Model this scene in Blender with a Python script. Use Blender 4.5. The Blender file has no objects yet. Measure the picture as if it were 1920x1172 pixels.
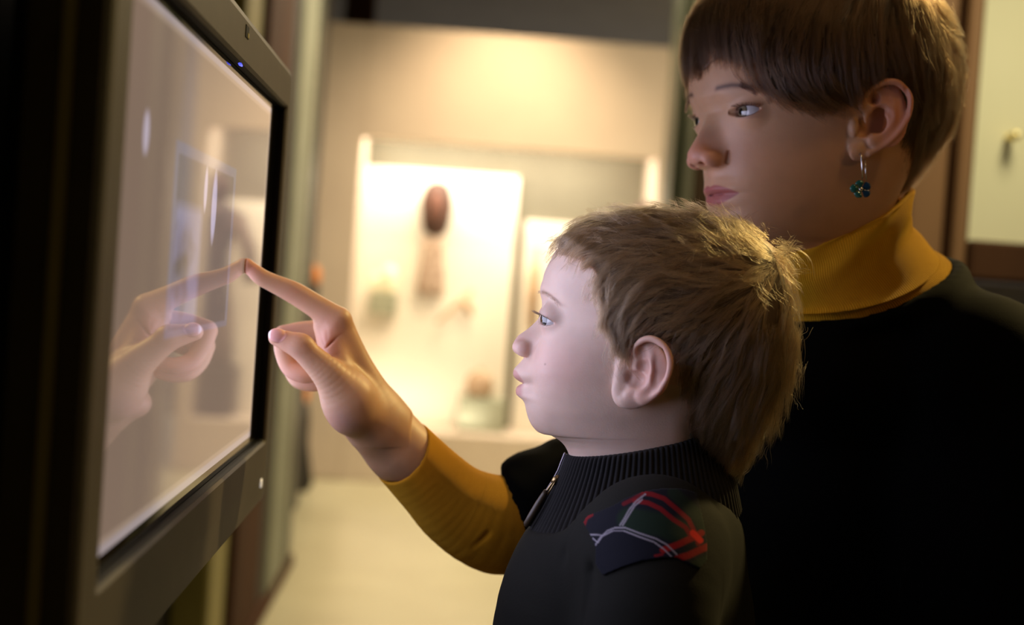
import bpy, math, random
import numpy as np
from mathutils import Vector, Matrix
random.seed(7); rng = np.random.default_rng(7)
S = bpy.context.scene
# ------------------------------------------------------------------ camera
FPX = 2620.0; CX, CY = 960.0, 586.0
CAM = np.array([0.0, 0.0, 1.40])
PITCH = math.radians(-1.3); ROLL = math.radians(4.0)
cF = np.array([0, math.cos(PITCH), math.sin(PITCH)])
R0 = np.array([1.0, 0, 0]); U0 = np.array([0, -math.sin(PITCH), math.cos(PITCH)])
cR = math.cos(ROLL)*R0 + math.sin(ROLL)*U0
cU = -math.sin(ROLL)*R0 + math.cos(ROLL)*U0
MV = np.stack([cR, cF, cU], 1)          # view frame (right, depth, up) -> world
cam = bpy.data.cameras.new('camera'); camo = bpy.data.objects.new('camera', cam)
S.collection.objects.link(camo); S.camera = camo
camo.matrix_world = Matrix(((cR[0], cU[0], -cF[0], CAM[0]), (cR[1], cU[1], -cF[1], CAM[1]),
                            (cR[2], cU[2], -cF[2], CAM[2]), (0, 0, 0, 1)))
cam.sensor_width = 36; cam.lens = 36*FPX/1920; cam.clip_start = 0.02
cam.dof.use_dof = True; cam.dof.focus_distance = 0.99; cam.dof.aperture_fstop = 4.2
S.view_settings.view_transform = 'Standard'; S.view_settings.look = 'None'
S.view_settings.exposure = 0.0; S.view_settings.gamma = 1.0
S.view_settings.use_curve_mapping = False
w = bpy.data.worlds.new('world'); S.world = w; w.use_nodes = True
w.node_tree.nodes['Background'].inputs[0].default_value = (1.0, .72, .45, 1)
w.node_tree.nodes['Background'].inputs[1].default_value = 0.02

def V2W(p): return np.asarray(p) @ MV.T + CAM
def VP(px, py, d): return np.array([(px-CX)*d/FPX, d, (CY-py)*d/FPX])
# room frame: x' = away from the left wall, y' = along it
SD = np.array([-0.0456, 0.99896, 0]); ND = np.array([0.99896, 0.0456, 0])
def K(x, y, z): return x*ND + y*SD + np.array([0, 0, z])
MK = np.stack([ND, SD, np.array([0, 0, 1.0])], 1)
def ray(px, py):
    d = V2W(VP(px, py, 1.0)) - CAM
    return d
def KY(px, py, Y):       # where the sight line meets the plane y' = Y  -> (x', z)
    d = ray(px, py); t = Y/(d @ SD); p = CAM + d*t
    return p @ ND, p[2]
def KX(px, py, X):       # plane x' = X -> (y', z)
    d = ray(px, py); t = X/(d @ ND); p = CAM + d*t
    return p @ SD, p[2]
def KZ(px, py, Z):
    d = ray(px, py); t = (Z-CAM[2])/d[2]; p = CAM + d*t
    return p @ ND, p @ SD

# ------------------------------------------------------------------ object helpers
def link(o, parent=None):
    S.collection.objects.link(o)
    if parent is not None:
        o.parent = parent
    return o
def tag(o, label=None, cat=None, group=None, kind=None):
    if label: o['label'] = label
    if cat: o['category'] = cat
    if group: o['group'] = group
    if kind: o['kind'] = kind
    return o
def empty(name, loc, label=None, cat=None, group=None):
    o = bpy.data.objects.new(name, None); o.location = Vector(loc); o.empty_display_size = .05
    S.collection.objects.link(o)
    return tag(o, label, cat, group)
def base_of(o):
    b = np.zeros(3)
    while o is not None:
        b = b + np.array(o.location); o = o.parent
    return b
def mesh_obj(name, verts, faces, mat=None, parent=None, smooth=True, attrs=None, loc=None):
    """verts in world space; the object's origin is put at loc (or at the parent's)"""
    verts = np.asarray(verts, dtype=np.float64)
    b = base_of(parent) if parent is not None else np.zeros(3)
    if loc is None: loc = verts.mean(0) if parent is None else b
    loc = np.asarray(loc, dtype=float)
    me = bpy.data.meshes.new(name)
    v = (verts - loc).astype(np.float32)
    if isinstance(faces, np.ndarray) and faces.shape[1] in (3, 4):
        n = faces.shape[1]
        me.vertices.add(len(v)); me.vertices.foreach_set('co', v.ravel())
        me.loops.add(faces.size); me.loops.foreach_set('vertex_index', faces.ravel().astype(np.int32))
        me.polygons.add(len(faces))
        me.polygons.foreach_set('loop_start', (np.arange(len(faces))*n).astype(np.int32))
        me.update(calc_edges=True)
    else:
        me.from_pydata([tuple(x) for x in v], [], [tuple(int(i) for i in f) for f in faces]); me.update()
    me.validate()
    me.polygons.foreach_set('use_smooth', [bool(smooth)]*len(me.polygons))
    if attrs:
        for k, a in attrs.items():
            a = np.asarray(a, dtype=np.float32)
            if a.ndim == 1:
                t = me.attributes.new(k, 'FLOAT', 'POINT'); t.data.foreach_set('value', a)
            else:
                t = me.attributes.new(k, 'FLOAT_COLOR', 'POINT')
                c = np.ones((len(a), 4), np.float32); c[:, :3] = a; t.data.foreach_set('color', c.ravel())
    o = bpy.data.objects.new(name, me)
    if mat is not None: me.materials.append(mat)
    link(o, parent)
    o.location = Vector(loc - b) if parent is not None else Vector(loc)
    return o
class MB:
    """collects boxes and tubes (room frame or world) into one mesh"""
    def __init__(s): s.v = []; s.f = []
    def add(s, v, f):
        n = len(s.v); s.v += [np.asarray(p, float) for p in v]; s.f += [tuple(i+n for i in q) for q in f]; return s
    def box(s, x0, x1, y0, y1, z0, z1, c=0.0, T=K):
        """box with chamfered edges in the frame T"""
        if c <= 0:
            P = [T(x, y, z) for x in (x0, x1) for y in (y0, y1) for z in (z0, z1)]
            return s.add(P, [(0, 1, 3, 2), (4, 6, 7, 5), (0, 4, 5, 1), (2, 3, 7, 6), (0, 2, 6, 4), (1, 5, 7, 3)])
        lo = (x0, y0, z0); hi = (x1, y1, z1); idx = {}; P = []
        for cx in (0, 1):
            for cy in (0, 1):
                for cz in (0, 1):
                    for ax in range(3):
                        p = [(lo[i] + c if e == 0 else hi[i] - c) for i, e in enumerate((cx, cy, cz))]
                        e = (cx, cy, cz)[ax]; p[ax] = lo[ax] if e == 0 else hi[ax]
                        idx[(cx, cy, cz, ax)] = len(P); P.append(T(*p))
        F = []
        for ax in range(3):
            o = [i for i in range(3) if i != ax]
            for e in (0, 1):
                q = []
                for a, b in ((0, 0), (1, 0), (1, 1), (0, 1)):
                    k = [0, 0, 0]; k[ax] = e; k[o[0]] = a; k[o[1]] = b
                    q.append(idx[(*k, ax)])
                F.append(tuple(q))
        for ax in range(3):       # edge chamfers along ax
            o = [i for i in range(3) if i != ax]
            for a in (0, 1):
                for b in (0, 1):
                    k0 = [0, 0, 0]; k0[o[0]] = a; k0[o[1]] = b; k1 = list(k0); k1[ax] = 1
                    F.append((idx[(*k0, o[0])], idx[(*k0, o[1])], idx[(*k1, o[1])], idx[(*k1, o[0])]))
        for cx in (0, 1):
            for cy in (0, 1):
                for cz in (0, 1):
                    F.append(tuple(idx[(cx, cy, cz, ax)] for ax in range(3)))
        return s.add(P, F)
    def build(s, name, mat, parent=None, smooth=False, loc=None):
        import bmesh
        o = mesh_obj(name, np.array(s.v), s.f, mat, parent, smooth, loc=loc)
        bm = bmesh.new(); bm.from_mesh(o.data); bmesh.ops.recalc_face_normals(bm, faces=bm.faces); bm.to_mesh(o.data); bm.free()
        return o
def tube(pts, rad, n=12, cap=True):
    """tube along world points -> verts, faces"""
    P = np.asarray(pts, float); m = len(P); rad = np.broadcast_to(rad, (m,))
    T = np.gradient(P, axis=0); T /= np.linalg.norm(T, axis=1)[:, None] + 1e-12
    a = np.array([0, 0, 1.0]) if abs(T[0][2]) < .9 else np.array([1.0, 0, 0])
    V = []
    for i in range(m):
        u = np.cross(T[i], a); u /= np.linalg.norm(u) + 1e-12; v = np.cross(T[i], u); a = -np.cross(T[i], u) if False else a
        th = np.arange(n)*2*math.pi/n
        V.append(P[i] + rad[i]*(np.cos(th)[:, None]*u + np.sin(th)[:, None]*v))
    V = np.concatenate(V)
    F = [(i*n+j, i*n+(j+1) % n, (i+1)*n+(j+1) % n, (i+1)*n+j) for i in range(m-1) for j in range(n)]
    if cap: F += [tuple(range(n))[::-1], tuple((m-1)*n+j for j in range(n))]
    return V, F

# ------------------------------------------------------------------ materials
def mat(name, col=(.5, .5, .5), rough=.5, metal=0, **kw):
    m = bpy.data.materials.new(name); m.use_nodes = True
    b = m.node_tree.nodes['Principled BSDF']
    b.inputs['Base Color'].default_value = (*col, 1); b.inputs['Roughness'].default_value = rough
    b.inputs['Metallic'].default_value = metal
    for k, v in kw.items():
        k = k.replace('_', ' ')
        b.inputs[k].default_value = (*v, 1) if isinstance(v, tuple) and len(v) == 3 and 'Radius' not in k else v
    return m
def nodes(m): return m.node_tree.nodes, m.node_tree.links, m.node_tree.nodes['Principled BSDF']
def noise_mat(name, c1, c2, scale=5, rough=.6, detail=4, stretch=(1, 1, 1), bump=0, **kw):
    m = mat(name, c1, rough, **kw); N, L, b = nodes(m)
    tc = N.new('ShaderNodeTexCoord'); mp = N.new('ShaderNodeMapping'); mp.inputs['Scale'].default_value = stretch
    nz = N.new('ShaderNodeTexNoise'); nz.inputs['Scale'].default_value = scale; nz.inputs['Detail'].default_value = detail
    cr = N.new('ShaderNodeValToRGB'); cr.color_ramp.elements[0].color = (*c1, 1); cr.color_ramp.elements[1].color = (*c2, 1)
    cr.color_ramp.elements[0].position = .3; cr.color_ramp.elements[1].position = .7
    L.new(tc.outputs['Object'], mp.inputs[0]); L.new(mp.outputs[0], nz.inputs['Vector']); L.new(nz.outputs[0], cr.inputs[0])
    L.new(cr.outputs[0], b.inputs['Base Color'])
    if bump:
        bp = N.new('ShaderNodeBump'); bp.inputs['Strength'].default_value = bump; bp.inputs['Distance'].default_value = .002
        L.new(nz.outputs[0], bp.inputs['Height']); L.new(bp.outputs[0], b.inputs['Normal'])
    return m
# ------------------------------------------------------------------ organic modelling: signed fields -> one smooth skin
f32 = np.float32
def pchip(xk, yk, x):
    xk = np.asarray(xk, float); yk = np.asarray(yk, float); x = np.asarray(x, float)
    h = np.diff(xk); d = np.diff(yk)/h; m = np.zeros(len(xk))
    for i in range(1, len(xk)-1):
        if d[i-1]*d[i] > 0:
            w1 = 2*h[i]+h[i-1]; w2 = h[i]+2*h[i-1]; m[i] = (w1+w2)/(w1/d[i-1]+w2/d[i])
    m[0], m[-1] = d[0], d[-1]
    i = np.clip(np.searchsorted(xk, x)-1, 0, len(h)-1); t = np.clip((x-xk[i])/h[i], 0, 1)
    return ((2*t**3-3*t**2+1)*yk[i] + (t**3-2*t**2+t)*h[i]*m[i] + (-2*t**3+3*t**2)*yk[i+1] + (t**3-t**2)*h[i]*m[i+1])
def sstep(x, a, b):
    t = np.clip((x-a)/(b-a), 0, 1); return t*t*(3-2*t)
def axis(*segs):
    """axis((a, b, step), ...) -> increasing coordinates with changing step"""
    out = []
    for a, b, s in segs:
        n = max(1, int(round((b-a)/s))); out.append(np.linspace(a, b, n+1)[:-1])
    out.append([segs[-1][1]]); return np.concatenate(out).astype(f32)
class Vol:
    def __init__(s, xs, ys, zs, fill=1.0):
        s.x, s.y, s.z = xs, ys, zs; s.F = np.full((len(xs), len(ys), len(zs)), fill, f32)
    def sl(s, lo, hi):
        return tuple(slice(max(0, int(np.searchsorted(a, l))-1), min(len(a), int(np.searchsorted(a, h))+1)) for a, l, h in zip((s.x, s.y, s.z), lo, hi))
    def grid(s, q=None):
        if q is None: q = (slice(None),)*3
        return s.x[q[0]][:, None, None], s.y[q[1]][None, :, None], s.z[q[2]][None, None, :]
    def apply(s, fn, lo, hi, k, op):
        q = s.sl(np.array(lo)-k, np.array(hi)+k)
        if any(a.stop <= a.start for a in q): return
        D = fn(*s.grid(q)).astype(f32); A = s.F[q]
        if op == 'sub': D = -D
        if k > 0:
            h = np.maximum(k-np.abs(A-D), 0)/k
            R = (np.minimum(A, D) - h*h*k*.25) if op == 'add' else (np.maximum(A, D) + h*h*k*.25)
        else: R = np.minimum(A, D) if op == 'add' else np.maximum(A, D)
        s.F[q] = R
    def ell(s, c, r, k=0.0, op='add', M=None):
        """ellipsoid; rows of M are its axes"""
        c = np.asarray(c, float); r = np.asarray(r, float); R = max(r)*1.02 + 2*k
        def fn(X, Y, Z):
            P = (X-c[0], Y-c[1], Z-c[2])
            if M is not None: P = tuple(M[i][0]*P[0]+M[i][1]*P[1]+M[i][2]*P[2] for i in range(3))
            q = (P[0]/r[0])**2+(P[1]/r[1])**2+(P[2]/r[2])**2; g = np.sqrt((P[0]/r[0]**2)**2+(P[1]/r[1]**2)**2+(P[2]/r[2]**2)**2)+1e-6
            l = np.sqrt(q); return l*(l-1)/g
        s.apply(fn, c-R, c+R, k, op)
    def cone(s, a, b, ra, rb, k=0.0, op='add', flat=None):
        """round cone from a to b; flat = (unit vector, factor) squeezes it along the vector"""
        a = np.asarray(a, float); b = np.asarray(b, float); R = max(ra, rb) + 2*k + .002
        ab = b-a; L2 = float(ab@ab)+1e-12
        def fn(X, Y, Z):
            px, py, pz = X-a[0], Y-a[1], Z-a[2]
            t = np.clip((px*ab[0]+py*ab[1]+pz*ab[2])/L2, 0, 1)
            dx, dy, dz = px-t*ab[0], py-t*ab[1], pz-t*ab[2]
            if flat is not None:
                u, fct = flat; e = (dx*u[0]+dy*u[1]+dz*u[2])*(fct-1)
                dx, dy, dz = dx+e*u[0], dy+e*u[1], dz+e*u[2]
            return np.sqrt(dx*dx+dy*dy+dz*dz) - (ra+(rb-ra)*t)
        lo = np.minimum(a, b)-R; hi = np.maximum(a, b)+R; s.apply(fn, lo, hi, k, op)
    def chain(s, pts, rad, k=0.0, op='add', flat=None, sub=5):
        """smooth tapering tube through the points, blended once into the field"""
        P = np.asarray(pts, float); r = np.asarray(rad, float)
        if len(P) > 2:
            t = np.concatenate([[0], np.cumsum(np.linalg.norm(np.diff(P, axis=0), axis=1))]); tt = np.unique(np.concatenate([np.linspace(t[i], t[i+1], sub+1) for i in range(len(t)-1)]))
            P2 = []
            for q in tt:
                i = min(max(int(np.searchsorted(t, q))-1, 0), len(P)-2); u = (q-t[i])/(t[i+1]-t[i]); h = t[i+1]-t[i]
                m0 = (P[i+1]-P[i-1])/(t[i+1]-t[i-1]) if i > 0 else (P[1]-P[0])/(t[1]-t[0])
                m1 = (P[i+2]-P[i])/(t[i+2]-t[i]) if i < len(P)-2 else (P[-1]-P[-2])/(t[-1]-t[-2])
                P2.append((2*u**3-3*u**2+1)*P[i]+(u**3-2*u**2+u)*h*m0+(-2*u**3+3*u**2)*P[i+1]+(u**3-u**2)*h*m1)
            P = np.array(P2); r = pchip(t, r, tt)
        def fn(X, Y, Z):
            best = None
            for a, b, ra, rb in zip(P[:-1], P[1:], r[:-1], r[1:]):
                ab = b-a; L2 = float(ab@ab)+1e-12; px, py, pz = X-a[0], Y-a[1], Z-a[2]
                t = np.clip((px*ab[0]+py*ab[1]+pz*ab[2])/L2, 0, 1); dx, dy, dz = px-t*ab[0], py-t*ab[1], pz-t*ab[2]
                if flat is not None:
                    u, fct = flat; e = (dx*u[0]+dy*u[1]+dz*u[2])*(fct-1); dx, dy, dz = dx+e*u[0], dy+e*u[1], dz+e*u[2]
                d = np.sqrt(dx*dx+dy*dy+dz*dz) - (ra+(rb-ra)*t)
                best = d if best is None else np.minimum(best, d)
            return best
        R = float(max(r)) + 2*k + .002; s.apply(fn, P.min(0)-R, P.max(0)+R, k, op)
    def mesh(s, smooth=2):
        F = s.F; x, y, z = s.x, s.y, s.z; nx, ny, nz = F.shape
        I = F < 0
        n = sum(I[i:nx-1+i, j:ny-1+j, k:nz-1+k].astype(np.int8) for i in (0, 1) for j in (0, 1) for k in (0, 1))
        ci, cj, ck = np.nonzero((n > 0) & (n < 8))
        acc = np.zeros((len(ci), 3)); cnt = np.zeros(len(ci))
        corners = [(i, j, k) for i in (0, 1) for j in (0, 1) for k in (0, 1)]
        val = {c: F[ci+c[0], cj+c[1], ck+c[2]] for c in corners}
        for c in corners:
            for ax in range(3):
                if c[ax]: continue
                d = list(c); d[ax] = 1; d = tuple(d); a, b = val[c], val[d]; m = (a < 0) != (b < 0)
                t = np.where(m, a/np.where(m, a-b, 1), 0)
                p = np.stack([x[ci+c[0]], y[cj+c[1]], z[ck+c[2]]], 1).astype(float)
                e = (x, y, z)[ax]; idx = (ci, cj, ck)[ax]; p[:, ax] += t*(e[idx+1]-e[idx])
                acc[m] += p[m]; cnt[m] += 1
        V = acc/cnt[:, None]
        vid = np.full((nx-1, ny-1, nz-1), -1, np.int32); vid[ci, cj, ck] = np.arange(len(ci))
        faces = []
        for ax in range(3):
            o = [i for i in range(3) if i != ax]
            s0 = [slice(None)]*3; s1 = [slice(None)]*3; s0[ax] = slice(0, -1); s1[ax] = slice(1, None)
            E = I[tuple(s0)] != I[tuple(s1)]; g = list(np.nonzero(E))
            ok = (g[o[0]] > 0) & (g[o[1]] > 0) & (g[o[0]] < F.shape[o[0]]-1) & (g[o[1]] < F.shape[o[1]]-1)
            g = [q[ok] for q in g]; inside = I[tuple(g)]
            def at(d0, d1):
                q = list(g); q[o[0]] = q[o[0]]-d0; q[o[1]] = q[o[1]]-d1; return vid[tuple(q)]
            q = np.stack([at(1, 1), at(0, 1), at(0, 0), at(1, 0)], 1)
            flip = inside if ax != 1 else ~inside
            q = np.where(flip[:, None], q, q[:, ::-1]); faces.append(q)
        Fc = np.concatenate(faces)
        for it in range(smooth*2):
            lam = .5 if it % 2 == 0 else -.52
            A = np.zeros_like(V); C = np.zeros(len(V))
            for i in range(4):
                a, b = Fc[:, i], Fc[:, (i+1) % 4]
                for dct in range(3): A[:, dct] += np.bincount(a, V[b, dct], len(V)) + np.bincount(b, V[a, dct], len(V))
                C += np.bincount(a, minlength=len(V)) + np.bincount(b, minlength=len(V))
            V = V + lam*(A/np.maximum(C, 1)[:, None]-V)
        return V, Fc
def join(parts):
    V = []; F = []; n = 0
    for v, f in parts: V.append(v); F.append(np.asarray(f)+n); n += len(v)
    return np.concatenate(V), np.concatenate(F)
def quadify(F): return np.array([list(f) if len(f) == 4 else list(f)+[f[-1]] for f in F])

class Frame:
    """local frame of a head: (forward, lateral towards the camera side, up), metres"""
    def __init__(s, px, py, d, yaw):
        s.C = VP(px, py, d); y = math.radians(yaw)
        s.f = np.array([-math.cos(y), -math.sin(y), 0]); s.n = np.array([math.sin(y), -math.cos(y), 0]); s.u = np.array([0, 0, 1.0])
    def V(s, P):
        P = np.asarray(P, float); return s.C + P[..., 0:1]*s.f + P[..., 1:2]*s.n + P[..., 2:3]*s.u
    def W(s, P): return V2W(s.V(P))
    def loc(s, px, py, b=0.0):
        """the point with lateral b that is seen at the pixel -> (a, z)"""
        u = (np.asarray(px, float)-CX)/FPX; c, sn = -s.f[0], -s.f[1]
        a = (u*(s.C[1]-c*b) - s.C[0] - sn*b)/(u*sn - c)
        y = s.C[1] - a*sn - b*c
        return a, (CY-np.asarray(py, float))*y/FPX - s.C[2]
    def P(s, px, py, b): a, z = s.loc(px, py, b); return np.array([float(a), b, float(z)])
    def pix(s, P):
        v = s.V(P); return CX + v[..., 0]*FPX/v[..., 1], CY - v[..., 2]*FPX/v[..., 1]

def skin_mat(name, sss=.35, rough=.48):
    m = mat(name, (.6, .4, .3), rough); N, L, b = nodes(m)
    a = N.new('ShaderNodeAttribute'); a.attribute_name = 'skin'
    nz = N.new('ShaderNodeTexNoise'); nz.inputs['Scale'].default_value = 60; nz.inputs['Detail'].default_value = 5
    tc = N.new('ShaderNodeTexCoord'); L.new(tc.outputs['Object'], nz.inputs['Vector'])
    mx = N.new('ShaderNodeMix'); mx.data_type = 'RGBA'; mx.blend_type = 'MULTIPLY'; mx.inputs[0].default_value = .22
    L.new(a.outputs['Color'], mx.inputs[6]); L.new(nz.outputs[0], mx.inputs[7])
    g = N.new('ShaderNodeMix'); g.data_type = 'RGBA'; g.blend_type = 'MULTIPLY'; g.inputs[0].default_value = 1.0; g.inputs[7].default_value = (1.12, 1.12, 1.12, 1)
    L.new(mx.outputs[2], g.inputs[6]); L.new(g.outputs[2], b.inputs['Base Color'])
    n2 = N.new('ShaderNodeTexNoise'); n2.inputs['Scale'].default_value = 900; n2.inputs['Detail'].default_value = 3; L.new(tc.outputs['Object'], n2.inputs['Vector'])
    bp = N.new('ShaderNodeBump'); bp.inputs['Strength'].default_value = .25; bp.inputs['Distance'].default_value = .0004
    L.new(n2.outputs[0], bp.inputs['Height']); L.new(bp.outputs[0], b.inputs['Normal'])
    b.inputs['Subsurface Weight'].default_value = sss; b.inputs['Subsurface Radius'].default_value = (1.0, .42, .25)
    b.inputs['Subsurface Scale'].default_value = .006
    b.inputs['Specular IOR Level'].default_value = .35
    return m
def hair_mat(name, col, rough=.32):
    m = bpy.data.materials.new(name); m.use_nodes = True; N = m.node_tree.nodes; L = m.node_tree.links
    N.remove(N['Principled BSDF']); out = N['Material Output']
    h = N.new('ShaderNodeBsdfHairPrincipled'); h.model = 'CHIANG'; h.parametrization = 'COLOR'
    h.inputs['Color'].default_value = (*col, 1); h.inputs['Roughness'].default_value = rough; h.inputs['Radial Roughness'].default_value = .45
    hi = N.new('ShaderNodeHairInfo'); mr = N.new('ShaderNodeMapRange'); mr.inputs[3].default_value = .4; mr.inputs[4].default_value = 1.8
    vm = N.new('ShaderNodeVectorMath'); vm.operation = 'SCALE'; vm.inputs[0].default_value = col
    L.new(hi.outputs['Random'], mr.inputs[0]); L.new(mr.outputs[0], vm.inputs['Scale']); L.new(vm.outputs[0], h.inputs['Color'])
    L.new(h.outputs[0], out.inputs['Surface']); return m
def curves_obj(name, P, rad, m, parent):
    """P: (n, k, 3) world points"""
    n, k = P.shape[:2]; b = base_of(parent)
    hc = bpy.data.hair_curves.new(name); hc.add_curves([k]*n)
    hc.attributes['position'].data.foreach_set('vector', (P-b).astype(f32).ravel())
    r = hc.attributes.get('radius') or hc.attributes.new('radius', 'FLOAT', 'POINT')
    r.data.foreach_set('value', np.broadcast_to(rad, (n, k)).astype(f32).ravel())
    hc.materials.append(m)
    o = bpy.data.objects.new(name, hc); link(o, parent); return o

# ---- a head as a field: horizontal slices, midline profile, ears, eyes
def head_field(V, fr, rows, prof, wk, ex=2.2, dents=()):
    """rows: (py, front px, back a, half width, ) ; prof: (px, py) midline silhouette; wk: (py, width, power) falloff of the midline relief"""
    py = np.array([r[0] for r in rows], float)
    zf = np.array([fr.loc(r[1], r[0])[1] for r in rows]); af = np.array([fr.loc(r[1], r[0])[0] for r in rows])
    ab = np.array([r[2] for r in rows]); hw = np.array([r[3] for r in rows]); o = np.argsort(zf)
    z = V.z.astype(float)
    A = pchip(zf[o], af[o], z); B = pchip(zf[o], ab[o], z); H = pchip(zf[o], hw[o], z)
    pa, pz = fr.loc([p[0] for p in prof], [p[1] for p in prof]); oo = np.argsort(pz)
    D = np.where((z > pz.min()) & (z < pz.max()), pchip(pz[oo], pa[oo], z)-A, 0.0)
    wz = fr.loc([1000.0]*len(wk), [q[0] for q in wk])[1]; o3 = np.argsort(wz)
    WW = pchip(wz[o3], np.array([q[1] for q in wk])[o3], z); WP = pchip(wz[o3], np.array([q[2] for q in wk])[o3], z)
    A, B, H, D, WW, WP = (q.astype(f32)[None, None, :] for q in (A, B, H, D, WW, WP))
    X, Y, Z = V.grid()
    r = np.sqrt(X*X+Y*Y)+1e-6; c = X/r; sn = np.abs(Y)/r
    # each slice: front half ellipse A, back half ellipse B (A and B may carry the centre forwards)
    cen = np.where(A < .03, A-.03, 0).astype(f32)
    Xc = X-cen; r = np.sqrt(Xc*Xc+Y*Y)+1e-6; c = Xc/r; sn = np.abs(Y)/r
    aa = np.where(c > 0, np.maximum(A-cen, .002), np.maximum(B+cen, .002))
    R = (np.abs(c)/aa)**ex + (sn/np.maximum(H, .002))**ex; R = R**(-1/ex)
    yb = np.abs(Y)
    fall = np.exp(-(np.maximum(yb, 1e-5)/WW)**WP)*(c > 0)
    extra = D*fall*np.clip(c, 0, 1)
    for (da, db, dz, ra, rb, rz_, amp) in dents:      # bumps (+) and hollows (-), both sides
        q = ((X-da)/ra)**2 + ((yb-db)/rb)**2 + ((Z-dz)/rz_)**2
        extra = extra + amp*np.exp(-q)
    V.F[...] = (r-R-extra).astype(f32)*.85
    V.F[:, :, z > zf.max()] = .01

def ear(V, fr, helix, rads, plate, antih, lobe, tragus, concha, b0, tilt, s=1.0):
    """all traced in pixels; b0 = lateral of the attachment, tilt = how far the rim stands off per metre backwards"""
    a_ref = fr.P(*tragus[:2], b0)[0]
    def Q(px, py, off=0.0):
        p = fr.P(px, py, b0+.008); p[1] = b0 + off + max(0.0, (a_ref-p[0]))*tilt; return p
    # thin plate behind the whole ear
    for (px, py, rx_, rz_, off, ang) in plate:
        c = Q(px, py, off); t = math.atan(tilt); ca, sa = math.cos(math.radians(ang)), math.sin(math.radians(ang))
        ea = np.array([math.cos(t), -math.sin(t), 0]); eb = np.array([math.sin(t), math.cos(t), 0]); ez = np.array([0, 0, 1.0])
        V.ell(c, (rx_, .0026*s, rz_), .003*s, 'add', [ca*ea+sa*ez, eb, -sa*ea+ca*ez])
    P = [Q(*h) for h in helix]
    V.chain(P, [r*s for r in rads], .0016*s)
    for pts, rr in antih:
        V.chain([Q(*h) for h in pts], [r*s for r in rr], .0022*s)
    for (px, py, off, r) in lobe: V.ell(Q(px, py, off), np.array(r)*s, .0035*s)
    for (px, py, off, r) in concha: V.ell(Q(px, py, off), np.array(r)*s, .0018*s, 'sub')
    V.ell(Q(tragus[0], tragus[1], tragus[2]), np.array(tragus[3])*s, .0025*s)
    return Q

def eye_cut(V, ec, R, gaze_pitch, up, lo, az0, hw, thick=.0011, fis=0.0, k=.005, brow=True):
    """lids = a shell over the ball, opened by an almond between lo and up (radians), then hollowed for the ball.
    az measured from forward towards the outer side; fis = tilt of the slit"""
    V.ell(ec, (R+thick,)*3, k)
    sg = 1 if ec[1] > 0 else -1
    q = V.sl(np.array(ec)-R*1.9, np.array(ec)+R*1.9); X, Y, Z = V.grid(q)
    px, py_, pz = X-ec[0], (Y-ec[1])*sg, Z-ec[2]
    az = np.arctan2(py_, px); hor = np.sqrt(px*px+py_*py_)
    el = np.arctan2(pz, hor) - fis*(az-az0)
    t = np.clip((az-az0)/hw, -1, 1); sh = (1-t*t)
    g = np.maximum(el-(up*sh**.75), (lo*sh**.8)-el)*R
    g = np.maximum(g, (np.abs(az-az0)-hw)*R)
    rr = np.sqrt(px*px+py_*py_+pz*pz)
    g = np.maximum(g, (R*.80-rr)); g = np.maximum(g, rr-R*1.6); g = np.maximum(g, -(px+.002))
    kk = .0007; D = -g.astype(f32); A = V.F[q]; h = np.maximum(kk-np.abs(A-D), 0)/kk
    V.F[q] = np.maximum(A, D)+h*h*kk*.25
    V.ell(ec, (R-.0002,)*3, .0003, 'sub')

def eyeball(name, fr, ec, R, gaze, parent, iris_col, ir=.5):
    """ball with a slight corneal bulge; materials by ring"""
    g = np.asarray(gaze, float); g /= np.linalg.norm(g); a = np.cross(g, [0, 0, 1]); a /= np.linalg.norm(a); b = np.cross(a, g)
    n, m = 64, 80; th = np.linspace(0, math.pi, m); V = []
    for t in th:
        rr = R*(1+.035*math.exp(-(t/.42)**4))
        for j in range(n):
            p = 2*math.pi*j/n; V.append(ec + rr*(math.cos(t)*g + math.sin(t)*(math.cos(p)*a+math.sin(p)*b)))
    F = [(i*n+j, (i+1)*n+j, (i+1)*n+(j+1) % n, i*n+(j+1) % n) for i in range(m-1) for j in range(n)]
    V = fr.W(np.array(V)); T = np.repeat(th, n); PH = np.tile(np.arange(n)*2*math.pi/n, m)
    streak = .5+.5*np.sin(PH*23+3*np.sin(PH*7))
    col = np.zeros((len(T), 3)); scl = np.array([.50, .47, .47]); ic = np.array(iris_col)
    for i, t in enumerate(T):
        if t < ir*.42: c = np.array([.004]*3)
        elif t < ir: c = ic*(.55+.75*streak[i])*(1 if t < ir*.86 else .25)
        else: c = scl*(1-.25*sstep(t, 1.1, 1.6)*np.array([0, .6, .5]))
        col[i] = c
    me = mat(name+'_surface', (.8, .8, .8), .06); N, L, bb = nodes(me)
    at = N.new('ShaderNodeAttribute'); at.attribute_name = 'skin'; L.new(at.outputs['Color'], bb.inputs['Base Color'])
    bb.inputs['Coat Weight'].default_value = 1.0; bb.inputs['Coat Roughness'].default_value = .02
    return mesh_obj('eye', V, np.array(F), me, parent, True, {'skin': col})

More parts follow.
